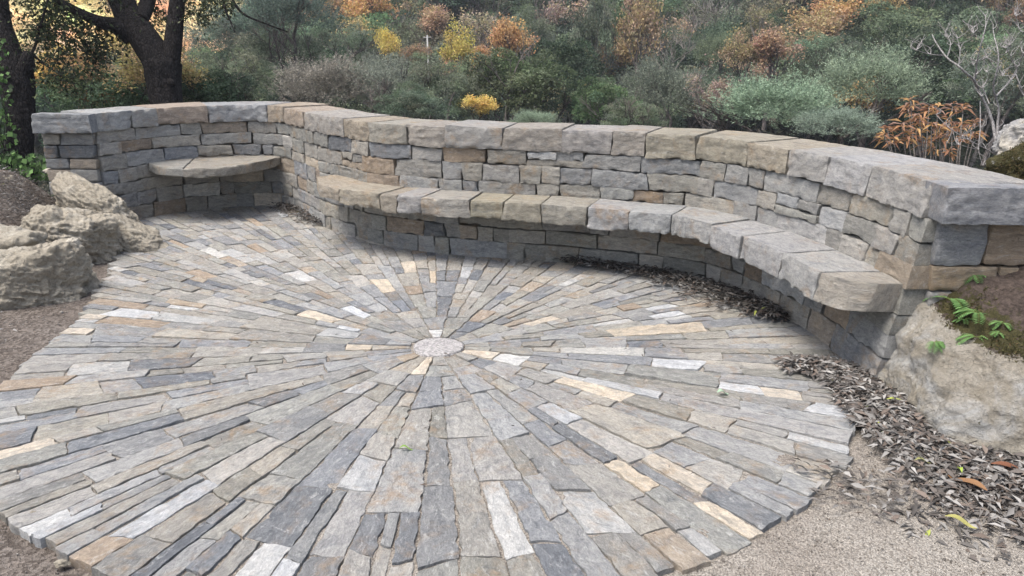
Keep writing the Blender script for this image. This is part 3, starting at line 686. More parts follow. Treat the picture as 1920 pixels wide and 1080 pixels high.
litter('leaf_litter', g_((520, 392), (555, 398), (585, 412), (610, 422)), [0.12, 0.2, 0.2, 0.1], 650, 'dark dead leaves in the corner between the two benches', 0.05, dk)
litter('leaf_litter', g_((1490, 690), (1560, 700), (1610, 730), (1650, 770), (1700, 800), (1790, 850), (1880, 900), (1990, 950)), [0.10, 0.16, 0.18, 0.22, 0.32, 0.42, 0.46, 0.5], 8500, 'dry grey-brown leaves drifted along the foot of the big right boulder', 0.04)
litter('leaf_litter', g_((1560, 920), (1700, 930), (1850, 1000)), [0.25, 0.3, 0.3], 240, 'thin scatter of dry leaves on the sandy ground at lower right', 0.0)
litter('leaf_litter', [(-4.6, 6.0), (-4.1, 6.6), (-3.9, 6.2), (-3.8, 5.5), (-3.4, 4.6), (-2.9, 4.0)], [0.6, 0.6, 0.5, 0.4, 0.3, 0.25], 4500, 'brown leaf crumbs on the soil beside the left boulders', 0.03, lambda c, n: c * 0.75, (0.02, 0.05))
litter('leaf_litter', [(CX - 1.8, CY + .5), (CX, CY - 1), (CX + 1.5, CY), (CX + .5, CY + 1.5), (CX - 1, CY + 1.2)], [1.2, 1.2, 1.2, 1.2, 1.2], 130, 'a few stray leaf fragments on the round paving', 0.0, lambda c, n: c * 0.8, (0.012, 0.035))

def gravel():
    bm = bmesh.new(); bmesh.ops.create_icosphere(bm, subdivisions=1, radius=1); uv = np.array([x.co[:] for x in bm.verts]); uf = np.array([[q.index for q in x.verts] for x in bm.faces]); bm.free()
    mb = MB(); n = 0; V = []; F = []; Cc = []
    cnt = 9000
    xy = np.column_stack([rng.uniform(-3.6, 3.2, cnt * 4), rng.uniform(1.2, 5.2, cnt * 4)]); D = np.hypot(xy[:, 0] - CX, xy[:, 1] - CY)
    th = np.degrees(np.arctan2(xy[:, 1] - CY, xy[:, 0] - CX)) % 360; ok = (D > np.array([pave_R(t) for t in th]) + 0.01) & ~((xy[:, 1] > 2.9) & (xy[:, 0] > 1.6))
    ok &= (rng.random(len(xy)) < np.where(xy[:, 0] < -1.5, 0.5, 1)); xy = xy[ok][:cnt]; cnt = len(xy)
    s = rng.uniform(0.0018, 0.0045, cnt); big = rng.random(cnt) < 0.03; s[big] *= rng.uniform(1.6, 3.2, big.sum())
    z = ground_z(xy[:, 0], xy[:, 1]) + 0.002 + 0.017 * sstep(-0.4, 0.5, xy[:, 0]) * (xy[:, 1] < 5)
    P = np.column_stack([xy, z])
    v = (uv[None] * (s[:, None, None] * rng.uniform(0.6, 1.25, (cnt, 1, 3))) + P[:, None]).reshape(-1, 3); f = (uf[None] + (np.arange(cnt) * len(uv))[:, None, None]).reshape(-1, 3)
    base = np.array([[0.36, 0.33, 0.295], [0.46, 0.43, 0.40], [0.22, 0.20, 0.18], [0.30, 0.26, 0.225]])[rng.integers(0, 4, cnt)]
    mb.add(v, f, np.repeat(base, len(uv), 0)); tag(mb.build('gravel', M_pave), 'loose fine gravel around the paving', 'gravel', None, 'stuff')
gravel()
def loose_stones():
    spots = [((62, 968), 0.022, 'small grey stone on the soil at the lower left paving rim'), ((118, 1062), 0.026, 'buff stone lying in front of the paving at lower left'), ((10, 560), 0.05, 'whitish stone at the foot of the left-edge boulder')]
    for (px, py), r, lab in spots:
        q = on_plane(px, py, -0.02); boulder('loose_stone', (q[0], q[1], -0.01), (r, r * .8, r * .5), rnd.uniform(0, 3), rnd.randint(50, 99), M_rockL, lab, sub=4, low=0.2, mid=0.1)
    for (x, y, z, r, lab) in ((-4.05, 7.0, 0.47, 0.07, 'flat pale stone on the soil left of the wall end'), (-4.25, 6.65, 0.45, 0.09, 'larger flat stone on the soil behind the folded boulder'),
                              (2.66, 3.36, 0.50, 0.085, 'cream stone lying on the soil above the big boulder'), (2.42, 3.22, 0.47, 0.045, 'small brown pebble among the ferns on the big boulder'),
                              (2.28, 3.42, 0.46, 0.10, 'mossy grey rock beside the right wall end'), (2.62, 3.16, 0.48, 0.03, 'tiny white pebble on the soil above the big boulder')):
        boulder('loose_stone', (x, y, z), (r, r * .7, r * .45), rnd.uniform(0, 3), rnd.randint(100, 199), M_rockG if 'grey' in lab else M_rockL, lab, sub=4, low=0.2, mid=0.1)
loose_stones()
def single_leaf(px, py, size, col, ang, label, w=0.3):
    q = on_plane(px, py, 0.0); mb = MB(); n = 9
    V = []; F = []
    for i in range(n):
        t = i / (n - 1); hw = size * w * 0.5 * math.sin(math.pi * min(max(t, 0.02), 0.98)) ** 0.7
        for k in (-1, 0, 1): V.append((size * (t - .5), k * hw, 0.012 + 0.25 * size * (t - .5) ** 2 + (0.35 * hw if k else 0) + 0.012 * math.sin(t * 5)))
    for i in range(n - 1):
        for k in (0, 1): F.append((i * 3 + k, i * 3 + 3 + k, i * 3 + 4 + k, i * 3 + 1 + k))
    V = np.array(V); c, s = math.cos(ang), math.sin(ang); V = np.column_stack([q[0] + V[:, 0] * c - V[:, 1] * s, q[1] + V[:, 0] * s + V[:, 1] * c, V[:, 2]])
    mb.add(V, np.array(F), col); tag(mb.build('fallen_leaf', M_green, origin=(q[0], q[1], 0)), label, 'leaf')
for a in (((1812, 912), 0.15, (0.30, 0.17, 0.09), 2.1, 'long curled orange-brown leaf standing out of the leaf litter'), ((1808, 818), 0.13, (0.24, 0.10, 0.05), 0.1, 'broad red-brown leaf at the foot of the big boulder'),
          ((1895, 885), 0.14, (0.22, 0.10, 0.06), -0.4, 'dark red-brown leaf in the litter near the right picture edge'), ((1800, 985), 0.10, (0.38, 0.36, 0.13), -0.6, 'yellow leaf at the lower rim of the leaf litter'),
          ((1663, 797), 0.06, (0.30, 0.42, 0.08), 1.0, 'green leaf tip in the litter below the boulder'), ((1797, 885), 0.06, (0.34, 0.45, 0.08), 1.4, 'yellow-green leaf in the middle of the leaf litter'),
          ((1730, 870), 0.07, (0.40, 0.40, 0.18), 0.0, 'olive-yellow leaf in the litter above the sandy ground'), ((1355, 741), 0.06, (0.36, 0.50, 0.36), 0.2, 'pale mint green leaf lying alone on the right paving'),
          ((762, 846), 0.055, (0.22, 0.36, 0.08), 0.2, 'tiny green sprig on the paving in front of the centre stone'), ((1650, 792), 0.07, (0.34, 0.22, 0.15), 0.3, 'light brown leaf at the left tip of the boulder litter')):
    single_leaf(a[0][0], a[0][1], a[1], a[2], a[3], a[4], 0.5 if 'broad' in a[4] or 'mint' in a[4] else 0.3)

# ------------------------------------------------------------------ ferns on the big boulder
from mathutils.bvhtree import BVHTree
_bv = BVHTree.FromPolygons([tuple(v.co + BIG.location) for v in BIG.data.vertices], [tuple(p.vertices) for p in BIG.data.polygons])
def ray_hit(px, py, guess_z=0.45): return on_plane(px, py, guess_z)
def fern(px, py, z, size, nf, label):
    hit = _bv.ray_cast(Vector((0, 0, CAM_H)), Vector(ray(px, py)).normalized())[0]
    o = np.array(hit) if hit is not None else on_plane(px, py, z)
    mb = MB(); P = []; D = []; S_ = []; Nn = []
    for i in range(nf):
        a = rnd.uniform(0, 2 * math.pi); e = rnd.uniform(0.25, 0.7); L = 0.95 * size * rnd.uniform(0.7, 1.1); m = 13
        pts = []
        for k in range(m):
            t = k / (m - 1); pts.append(o + np.array([math.cos(a) * L * t, math.sin(a) * L * t, L * (e * t - 0.75 * t * t) + 0.01]))
        pts = np.array(pts); add_tube(mb, pts, np.linspace(0.0014, 0.0005, m), 4, col=(0.18, 0.22, 0.07))
        tn = np.gradient(pts, axis=0); tn /= np.linalg.norm(tn, axis=1)[:, None]
        for k in range(2, m):
            t = k / (m - 1); w = L * 0.36 * math.sin(math.pi * (0.15 + 0.85 * (1 - t))) ** 0.8 * (1 - 0.3 * (1 - t)) + 0.004
            side = np.cross(tn[k], [0, 0, 1]); side /= np.linalg.norm(side) + 1e-9
            for sg in (-1, 1):
                d = side * sg + tn[k] * 0.45; P.append(pts[k]); D.append(d); S_.append(w); Nn.append((0, 0, 1))
    P, D, S_, Nn = map(np.array, (P, D, S_, Nn)); col = np.array([[0.13, 0.24, 0.085]]) * rng.uniform(0.8, 1.35, (len(P), 1))
    leaves(mb, P, S_, np.maximum(S_ * 0.33, 0.004), col, dirs=D, nrm=Nn, curl=0.12)
    tag(mb.build('fern', M_green, origin=tuple(o)), label, 'fern', 'ferns growing on the big boulder')
for a in ((1780, 566, 0.46, 0.13, 6, 'largest bright fern at the left of the boulder top'), (1832, 592, 0.46, 0.09, 7, 'bushy fern right of the largest one on the boulder'),
          (1822, 520, 0.50, 0.08, 7, 'fern below the wall end between grey rock and cream stone'), (1793, 490, 0.50, 0.055, 6, 'single upright small fern against the wall end stones'),
          (1830, 636, 0.36, 0.10, 5, 'wide low fern hanging over the boulder face'), (1752, 645, 0.34, 0.075, 6, 'lowest fern on the bare boulder face'),
          (1808, 603, 0.43, 0.045, 5, 'tiny fern just under the bushy one'), (1878, 610, 0.43, 0.05, 5, 'small fern near the right edge of the boulder top'),
          (1870, 628, 0.40, 0.035, 4, 'tiniest fern sprig right of the hanging fern'), (1858, 495, 0.52, 0.05, 5, 'faint fern tuft in the soil under the long end stone')):
    fern(*a)

# ------------------------------------------------------------------ trees: prototypes
def blobs_crown(seed, nb, per, blob_r, size, flat=0.85, low=-0.35, aspect=0.55, shell=0.55, taper=0.0):
    r = np.random.default_rng(seed); mb = MB()
    for i in range(nb):
        d = r.normal(size=3); d /= np.linalg.norm(d); d[2] = d[2] if d[2] > low else -d[2] * .5
        rr = r.uniform(0.35, 0.92) ** 0.6; c = d * rr * np.array([1, 1, flat]); c[:2] *= 1 - taper * max(0, c[2])
        R_ = blob_r * r.uniform(0.6, 1.25)
        n = int(per * (R_ / blob_r) ** 2); q = r.normal(size=(n, 3)); q /= np.linalg.norm(q, axis=1)[:, None]; q[:, 2] = np.where(q[:, 2] < -0.5, -q[:, 2], q[:, 2])
        k = r.uniform(shell, 1.0, (n, 1)) ; P = c + q * R_ * k * np.array([1, 1, 0.75]); P += 0.35 * R_ * np.column_stack([vnoise(P * 6, seed), vnoise(P * 6, seed + 1), vnoise(P * 6, seed + 2)])
        tone = r.uniform(0.6, 1.4); hue = r.normal(size=3) * 0.05; cols = (tone * r.uniform(0.8, 1.2, (n, 1))) * (1 + hue) * np.ones((n, 3))
        dr = q + r.normal(size=(n, 3)) * 0.8; nn = q * 0.7 + r.normal(size=(n, 3)) * 0.6 + np.array([0, 0, 0.5])
        cards(mb, P, size * r.uniform(0.6, 1.4, n), aspect, cols, dr, nn)
    return mb
def spray_crown(seed, ns, size, flat=0.8, along=9):
    """upright wispy sprays of narrow leaves (olive)"""
    r = np.random.default_rng(seed); mb = MB(); d = r.normal(size=(ns, 3)); d /= np.linalg.norm(d, axis=1)[:, None]; d[:, 2] = np.where(d[:, 2] < -0.45, -d[:, 2], d[:, 2])
    cl = np.floor(fbm(d * 3.1, seed + 3, 1) * 4); lump = 0.80 + 0.85 * fbm(d * 2.6, seed, 3) + 0.05 * cl; c = d * (lump * r.uniform(0.55, 1.0, ns) ** 0.6)[:, None] * np.array([1, 1, flat])
    up = d * 0.7 + np.array([0, 0, 0.9]) + r.normal(size=(ns, 3)) * 0.35; up /= np.linalg.norm(up, axis=1)[:, None]; L = r.uniform(0.10, 0.34, ns) * (1 + (r.random(ns) < 0.10)); tone = r.uniform(0.7, 1.35, ns)
    for k in range(along):
        t = k / along; P = c + up * (L * t)[:, None]; dr = up + r.normal(size=(ns, 3)) * 0.75
        cards(mb, P + dr * size * 0.3, size * r.uniform(0.7, 1.3, ns) * (1 - .4 * t), 0.26, (tone * (0.85 + .35 * t) * r.uniform(.8, 1.2, ns))[:, None] * np.ones((ns, 3)), dr, r.normal(size=(ns, 3)) + np.array([0, 0, .6]))
    return mb
def branchy(seed, levels=4, r0=0.055, spread=0.75, nchild=(3, 4), length=0.62, start=(0, 0, -1.6), up=0.35, seg0=7, nodes=None):
    r = random.Random(seed); mb = MB(); ends = []
    def grow(p, d, L, rad, lv):
        pts = [p]; q = p.copy(); dd = d.copy(); m = 5 if lv < 2 else 4
        for k in range(m):
            dd = dd + np.array([r.uniform(-1, 1), r.uniform(-1, 1), r.uniform(-1, 1) + up * .3]) * 0.16; dd /= np.linalg.norm(dd); q = q + dd * L / m; pts.append(q.copy())
        add_tube(mb, pts, np.linspace(rad, rad * 0.55, m + 1), seg0 if lv == 0 else (5 if lv == 1 else 3), 0.12 if lv < 2 else 0, seed)
        if lv >= levels: ends.append(q); return
        for c in range(r.randint(*nchild)):
            k = r.randint(2, m) if lv else r.randint(m - 2, m)
            a = r.uniform(0, 2 * math.pi); s_ = spread * r.uniform(.6, 1.2)
            o = np.array([math.cos(a), math.sin(a), 0.0]); nd = dd + o * s_ + np.array([0, 0, up * r.uniform(0, 1)]); nd /= np.linalg.norm(nd)
            grow(pts[k].copy(), nd, L * r.uniform(.55, .8), rad * 0.55, lv + 1)
    grow(np.array(start, float), np.array([r.uniform(-.1, .1), r.uniform(-.1, .1), 1.0]), length * 1.9, r0, 0)
    return mb, ends
def proto_mesh(mb, name, mat): me = mb.mesh(name, smooth=False); me.materials.append(mat); return me
PR = {}
def leafy_on_branches(seed, per, size, spread, aspect=0.6, levels=4, rad=0.10):
    tb, ends = branchy(seed, levels=levels, spread=0.62, up=0.75, start=(0, 0, -1.6)); r = np.random.default_rng(seed); mb = MB()
    for e in ends:
        n = r.integers(per // 2, per * 3 // 2 + 1)
        if n < 1: continue
        P = e + r.normal(size=(n, 3)) * rad; t = r.uniform(.75, 1.25) * np.array([1, r.uniform(.85, 1.12), r.uniform(.65, 1.0)])
        cards(mb, P, size * r.uniform(.6, 1.4, n), aspect, (t * r.uniform(.7, 1.3, (n, 1))) * np.ones((n, 3)), r.normal(size=(n, 3)) + np.array([0, 0, -.3]), r.normal(size=(n, 3)) + np.array([0, 0, .5]))
    return mb, tb
for k in range(4): PR['oak%d' % k] = (proto_mesh(blobs_crown(100 + k, 36, 620, 0.37, 0.050, shell=0.75, flat=0.95, low=-0.6), 'crown', M_leaf), proto_mesh(branchy(200 + k, 3)[0], 'trunk', M_bark3))
for k in range(3): PR['fine%d' % k] = (proto_mesh(blobs_crown(130 + k, 60, 420, 0.27, 0.040, shell=0.5, aspect=0.45, flat=0.95, low=-0.6), 'crown', M_leaf), proto_mesh(branchy(230 + k, 4)[0], 'trunk', M_bark3))
for k in range(3): PR['olive%d' % k] = (proto_mesh(spray_crown(300 + k, 1900, 0.068), 'crown', M_leaf), proto_mesh(branchy(310 + k, 3)[0], 'trunk', M_bark3))
for k in range(3):
    a, b = leafy_on_branches(400 + k, 34, 0.065, 0.8); PR['autumn%d' % k] = (proto_mesh(a, 'crown', M_leaf), proto_mesh(b, 'trunk', M_bark3))
for k in range(2):
    a, b = leafy_on_branches(440 + k, 9, 0.05, 0.8, levels=5, rad=0.06); PR['thin%d' % k] = (proto_mesh(a, 'crown', M_leaf), proto_mesh(b, 'trunk', M_bark2))
for k in range(2): PR['tall%d' % k] = (proto_mesh(blobs_crown(500 + k, 44, 300, 0.30, 0.050, flat=1.0, taper=0.35, shell=0.3), 'crown', M_leaf), proto_mesh(branchy(510 + k, 3, r0=0.04)[0], 'trunk', M_bark2))
GS = 1.5
def dist_for(py): return float(np.interp(py, [0, 60, 120, 180, 215, 250], [62, 50, 38, 26, 19, 14]))
HOLM = (0.075, 0.110, 0.068); GREEN = (0.120, 0.165, 0.092); GREYG = (0.170, 0.205, 0.138); OLIVE = (0.245, 0.300, 0.215); ORANGE = (0.50, 0.34, 0.20); YELLOW = (0.56, 0.44, 0.16)
RUSSET = (0.38, 0.285, 0.21); PINK = (0.36, 0.295, 0.255); BARE = (0.24, 0.215, 0.21); SUNLIT_TINT = (0.92, 0.80, 0.50); GOLD = (0.62, 0.48, 0.20)  # pale tint for the upper-left trees has sunlight painted into it
TREES = [
 # px, py, half width, half height, prototype, colour, dist scale, category name, label
 (860, 35, 62, 58, 'oak', HOLM, 1.0, 'dark green evergreen tree right of the utility pole'),
 (925, 38, 38, 48, 'fine', GREYG, 1.02, 'grey-green tree with thin pale stems between two dark evergreens'),
 (1035, 28, 68, 56, 'oak', HOLM, 1.0, 'big dark evergreen arching over the dark hollow in the wood'),
 (986, 80, 34, 46, 'fine', GREYG, 0.93, 'blue-grey narrow tree at the left side of the dark hollow'),
 (1112, 95, 36, 72, 'tall', GREYG, 0.95, 'tall pale green tree with white trunk right of the dark hollow'),
 (1128, 22, 56, 42, 'fine', GREYG, 1.1, 'grey-green tree at the upper picture edge above the tall pale tree'),
 (852, 82, 40, 32, 'autumn', RUSSET, 1.0, 'russet tree with green tinge just right of the utility pole foot'),
 (838, 132, 36, 36, 'autumn', YELLOW, 0.95, 'bright yellow tree in the middle of the wood'),
 (948, 118, 42, 46, 'autumn', ORANGE, 0.97, 'pinkish orange tree left of the dark hollow'),
 (893, 116, 26, 26, 'thin', ORANGE, 0.98, 'small faded orange tree between the yellow and the pinkish orange one'),
 (826, 186, 54, 46, 'fine', GREYG, 0.95, 'grey-green bushy tree below the bright yellow tree'),
 (960, 178, 70, 56, 'oak', GREEN, 0.95, 'broad round dark green tree below the pinkish orange tree'),
 (1050, 172, 60, 60, 'oak', HOLM, 0.97, 'dark green tree directly below the dark hollow'),
 (890, 216, 30, 18, 'autumn', GOLD, 0.9, 'small golden shrub peeking over the coping below the yellow tree'),
 (1000, 228, 34, 16, 'olive', OLIVE, 0.85, 'low pale grey bush just above the middle of the coping'),
 (1168, 112, 48, 66, 'autumn', RUSSET, 1.0, 'tall brown leaved tree right of the tall pale tree'),
 (1168, 52, 22, 16, 'autumn', GOLD, 1.02, 'small golden treetop above the tall brown tree'),
 (1138, 200, 38, 36, 'oak', GREEN, 0.95, 'mid green bush below the tall brown leaved tree'),
 (1186, 222, 40, 26, 'fine', GREYG, 0.9, 'small grey-green bush over the coping right of centre'),
 (1218, 42, 48, 46, 'oak', GREEN, 1.0, 'green tree left of the bare purple-grey tree'),
 (1335, 60, 72, 62, 'bare', BARE, 1.0, 'large leafless purple-grey tree in the upper right wood'),
 (1262, 96, 46, 46, 'bare', BARE, 0.97, 'smaller leafless tree left below the large leafless one'),
 (1246, 188, 58, 52, 'olive', (0.18, 0.21, 0.16), 0.95, 'grey-green rounded tree left of the pinkish bare shrub'),
 (1350, 104, 32, 26, 'olive', GREYG, 0.93, 'small grey tree in front of the large leafless tree'),
 (1432, 88, 36, 32, 'thin', (0.30, 0.26, 0.18), 0.97, 'thin tan tree left of the brightest orange tree'),
 (1450, 30, 78, 44, 'oak', GREEN, 1.05, 'wide dark green tree at the top edge above the thin tan tree'),
 (1515, 75, 54, 36, 'autumn', ORANGE, 0.97, 'brightest orange tree on the right half of the slope'),
 (1378, 132, 34, 32, 'autumn', RUSSET, 0.95, 'small russet tree above the pinkish bare shrub'),
 (1442, 132, 48, 44, 'autumn', RUSSET, 0.93, 'russet tree behind the left silvery olive'),
 (1548, 112, 46, 38, 'fine', GREYG, 0.92, 'dull green tree below the brightest orange tree'),
 (1325, 196, 46, 42, 'thin', PINK, 0.95, 'pinkish brown twiggy shrub left of the silvery olives'),
 (1452, 208, 88, 50, 'olive', OLIVE, 0.75, 'wide silvery olive bush behind the wall, left one of two'),
 (1625, 172, 84, 56, 'olive', OLIVE, 0.62, 'tall silvery olive bush behind the wall, right one of two'),
 (1575, 240, 56, 26, 'olive', OLIVE, 0.8, 'low silvery shrub filling the gap between the two olives'),
 (1672, 14, 40, 20, 'autumn', ORANGE, 1.0, 'orange treetop at the upper edge on the right'),
 (1732, 22, 34, 26, 'thin', RUSSET, 1.0, 'brown thin tree beside the orange treetop at the upper edge'),
 (1690, 76, 76, 42, 'oak', GREEN, 1.0, 'broad mid green tree above the right silvery olive'),
 (1745, 138, 66, 60, 'oak', HOLM, 0.95, 'dark shaded tree behind the orange long-leaved shrub'),
 (1840, 52, 54, 62, 'fine', GREYG, 1.0, 'grey-green tree behind the top of the bare pale shrub'),
 (1915, 60, 30, 60, 'thin', (0.34, 0.22, 0.19), 0.9, 'reddish twiggy tree at the right picture edge'),
 (1870, 160, 60, 60, 'fine', GREYG, 0.8, 'dull grey-green bush behind the stems of the bare pale shrub'),
 (1580, 30, 62, 40, 'oak', GREEN, 1.1, 'green tree between the wide dark tree and the orange treetop'),
 (445, 80, 66, 62, 'fine', GREYG, 0.8, 'grey-green thicket tree right of the forked oak'),
 (430, 168, 62, 52, 'fine', (0.18, 0.20, 0.14), 0.85, 'low brownish-green bush beside the forked oak trunk'),
 (530, 128, 64, 62, 'fine', GREYG, 0.8, 'grey-green bushy tree in the middle of the left thicket'),
 (612, 172, 70, 50, 'olive', (0.23, 0.25, 0.20), 0.85, 'pale speckled bush above the left part of the coping'),
 (700, 176, 64, 48, 'olive', (0.215, 0.235, 0.19), 0.9, 'pale speckled bush below the salmon orange tree'),
 (540, 34, 68, 48, 'olive', (0.13, 0.17, 0.13), 0.5, 'dark tree with long drooping leaves at the top edge right of the forked oak'),
 (625, 96, 56, 46, 'fine', GREYG, 0.95, 'grey-green tree left of the salmon orange tree'),
 (700, 66, 50, 44, 'autumn', ORANGE, 1.0, 'salmon orange tree left of the utility pole'),
 (722, 118, 24, 36, 'autumn', GOLD, 0.97, 'narrow golden tree under the salmon orange tree'),
 (650, 26, 40, 28, 'thin', PINK, 1.05, 'faded pink-brown treetop above the salmon orange tree'),
 (762, 72, 42, 44, 'bare', (0.10, 0.09, 0.095), 1.03, 'dark leafless tree between salmon tree and utility pole'),
 (785, 22, 32, 30, 'autumn', YELLOW, 1.1, 'yellow-green treetop over the utility pole'),
 (702, 14, 36, 24, 'oak', GREEN, 1.1, 'green treetop at the upper edge behind the salmon orange tree'),
 (776, 112, 36, 24, 'thin', (0.30, 0.24, 0.18), 0.97, 'tan twiggy tree under the utility pole'),
 (758, 150, 44, 34, 'fine', GREYG, 0.95, 'small grey-green tree left of the bright yellow tree'),
 (770, 200, 44, 30, 'fine', (0.12, 0.17, 0.12), 0.9, 'blue-green bush over the coping left of centre'),
 (108, 182, 62, 40, 'autumn', GOLD, 0.85, 'golden yellow bush between the ivy trunk and the forked oak'),
 (192, 172, 26, 28, 'autumn', YELLOW, 0.87, 'smaller yellow bush right of the golden one'),
 (150, 132, 36, 30, 'fine', GREYG, 0.9, 'pale grey-green tree above the golden yellow bush'),
 (242, 172, 50, 38, 'fine', GREYG, 0.85, 'grey-green bush left of the forked oak trunk'),
 (52, 40, 50, 60, 'fine', SUNLIT_TINT, 1.3, 'sunlit pale yellow tree beside the ivy trunk'),
 (130, 28, 50, 50, 'fine', SUNLIT_TINT, 1.35, 'sunlit cream yellow treetop at the upper left edge'),
 (205, 70, 54, 46, 'fine', SUNLIT_TINT, 1.2, 'sunlit yellow tree seen under the left limb of the forked oak'),
 (310, 50, 40, 50, 'fine', SUNLIT_TINT, 1.2, 'sunlit yellow tree seen inside the fork of the oak'),
 (370, 60, 46, 60, 'autumn', (0.85, 0.70, 0.42), 1.15, 'honey coloured tree right of the upright oak limb'),  # lightened leaf colour, painted sunlight
 (205, 122, 44, 36, 'autumn', (0.72, 0.56, 0.32), 1.05, 'light orange tree left of the forked oak trunk'),  # orange lightened to paint sunlight on the leaves
 (90, 105, 52, 40, 'fine', (0.80, 0.72, 0.42), 1.15, 'pale green-yellow tree right of the ivy trunk'),  # sunlight painted into the leaf colour here too
]
# leafless crowns
for k in range(2):
    tb, ends = branchy(600 + k, 5, r0=0.05, spread=0.85, nchild=(3, 4)); m1 = proto_mesh(tb, 'branches', M_bark2)
    a, b = branchy(620 + k, 2, r0=0.05); PR['bare%d' % k] = (m1, proto_mesh(a, 'trunk', M_bark3))
cnt = {}
def place_tree(px, py, hw, hh, kind, col, ds, label, group='trees on the wooded slope'):
    n = len([k for k in PR if k.startswith(kind) and k[len(kind):].isdigit()]); i = cnt.get(kind, 0); cnt[kind] = i + 1; cm, tm = PR['%s%d' % (kind, i % n)]
    D = dist_for(py) * ds; c = at_dist(px, py, D); sx = hw * D / FPX * GS; sz = hh * D / FPX * GS * 1.05
    base = c[2] - 1.6 * sz; root = thing('%s_tree' % {'oak': 'evergreen', 'fine': 'bushy', 'olive': 'olive', 'autumn': 'autumn', 'thin': 'twiggy', 'tall': 'slender', 'bare': 'leafless'}[kind], (c[0], c[1], base), label, 'tree' if hh > 27 else 'bush', group)
    rz = rnd.uniform(0, 6.28)
    for me, nm in ((cm, 'crown'), (tm, 'trunk')):
        o = bpy.data.objects.new(nm, me); S.collection.objects.link(o); o.parent = root; o.location = (0, 0, 1.6 * sz); o.scale = (sx, sx, sz); o.rotation_euler = (0, 0, rz)
        o.color = (*[x * rnd.uniform(.92, 1.08) for x in col], 1)
for t in TREES: place_tree(*t)
# the rest of the wood behind them: evergreens that nothing tells apart
def terrain_hit(px, py, lift=0.0):
    d = ray(px, py); t = np.linspace(11, 160, 300); P = np.array([0, 0, CAM_H]) + t[:, None] * d
    k = np.nonzero(P[:, 2] < ground_z(P[:, 0], P[:, 1]) + lift)[0]
    return t[k[0]] if len(k) else 120.0
def filler():
    r = random.Random(5); k = 0
    for py in (-60, -28, 4, 34, 64, 96, 128, 165, 205):
        for px in range(-60, 2000, 96):
            x = px + r.uniform(-40, 40); y = py + r.uniform(-16, 16); k += 1
            if x < 420 and y < 150: kind, col = 'fine', (0.88, 0.76, 0.48)  # pale colour paints sunlight into the upper-left trees
            else: kind = ['oak', 'fine', 'oak', 'olive', 'fine', 'oak', 'autumn', 'oak', 'thin'][k % 9]; col = [HOLM, GREYG, GREEN, (0.17, 0.20, 0.13)][r.randrange(4)]
            if kind in ('autumn', 'thin'): col = [RUSSET, PINK, (0.40, 0.33, 0.20), (0.46, 0.34, 0.22)][r.randrange(4)]
            lab = 'sunlit-coloured pale tree in the far background at the upper left' if x < 420 and y < 150 else ('dull brownish tree filling the wood behind the larger coloured trees' if kind in ('autumn', 'thin') else 'dark evergreen filling the wood behind the coloured trees')
            Dh = terrain_hit(x, y, 2.6)
            place_tree(x, y, r.uniform(50, 66), r.uniform(44, 56), kind, col, Dh / dist_for(y), lab, 'far sunlit trees' if x < 420 and y < 150 else ('brownish trees filling the wood' if kind in ('autumn', 'thin') else 'evergreens filling the wood'))
filler()

# undergrowth: the mass of the wood between and behind the trees
def undergrowth():
    mb = MB(); n = 6800; px = rng.uniform(-300, 2220, n); py = rng.uniform(-90, 270, n)
    px[4200:5500] = rng.uniform(-1100, -250, 1300); px[5500:6300] = rng.uniform(2150, 2800, 800); py[6300:] = rng.uniform(260, 400, 500)
    for i in range(n):
        D = terrain_hit(px[i], py[i], 0.5)
        c = at_dist(px[i], py[i], D); r_ = rng.uniform(0.7, 1.6) * D / 45; m = 64; q = rng.normal(size=(m, 3)); q /= np.linalg.norm(q, axis=1)[:, None]; q[:, 2] = np.abs(q[:, 2]) - .2
        P = c + q * r_ * rng.uniform(.6, 1, (m, 1)); left = px[i] < 400 and py[i] < 150
        base = np.array([(0.045, 0.065, 0.042), (0.065, 0.085, 0.052), (0.09, 0.09, 0.065), (0.035, 0.045, 0.03)][rng.integers(0, 4)]) if not left else np.array([(0.55, 0.44, 0.2), (0.7, 0.55, 0.25), (0.3, 0.3, 0.16)][rng.integers(0, 3)])  # dark tones paint shade into the gaps; bright left tones paint sunlight
        cards(mb, P, r_ * 0.16 * rng.uniform(.6, 1.4, m), .55, base * rng.uniform(.6, 1.4, (m, 1)), q + rng.normal(size=(m, 3)), q + rng.normal(size=(m, 3)) * .6 + np.array([0, 0, .5]))
    m = leaf_mat('undergrowth_leaves', 0.3, False)
    tag(mb.build('undergrowth', m, smooth=False), 'dense undergrowth painted dark as shaded gaps on the wooded slope behind the wall', 'undergrowth', None, 'stuff')
undergrowth()

# utility pole far in the wood
def pole():
    D = 41.0; top = at_dist(801, 66, D); bot = at_dist(805, 118, D); bot[2] = float(ground_z(bot[0], bot[1])); mb = MB(); add_tube(mb, [bot, (bot + top) / 2, top], [0.05, 0.045, 0.04], 10)
    r = thing('utility_pole', tuple(bot), 'thin pale utility pole standing in the wood above the yellow tree', 'pole')
    mb.build('pole', M_pole, r, origin=tuple(bot))
    mb = MB(); add_tube(mb, [top + np.array([-.2, 0, -.12]), top + np.array([.2, 0, -.1])], [0.025, 0.025], 6); mb.build('crossarm', M_pole, r, origin=tuple(top))
pole()

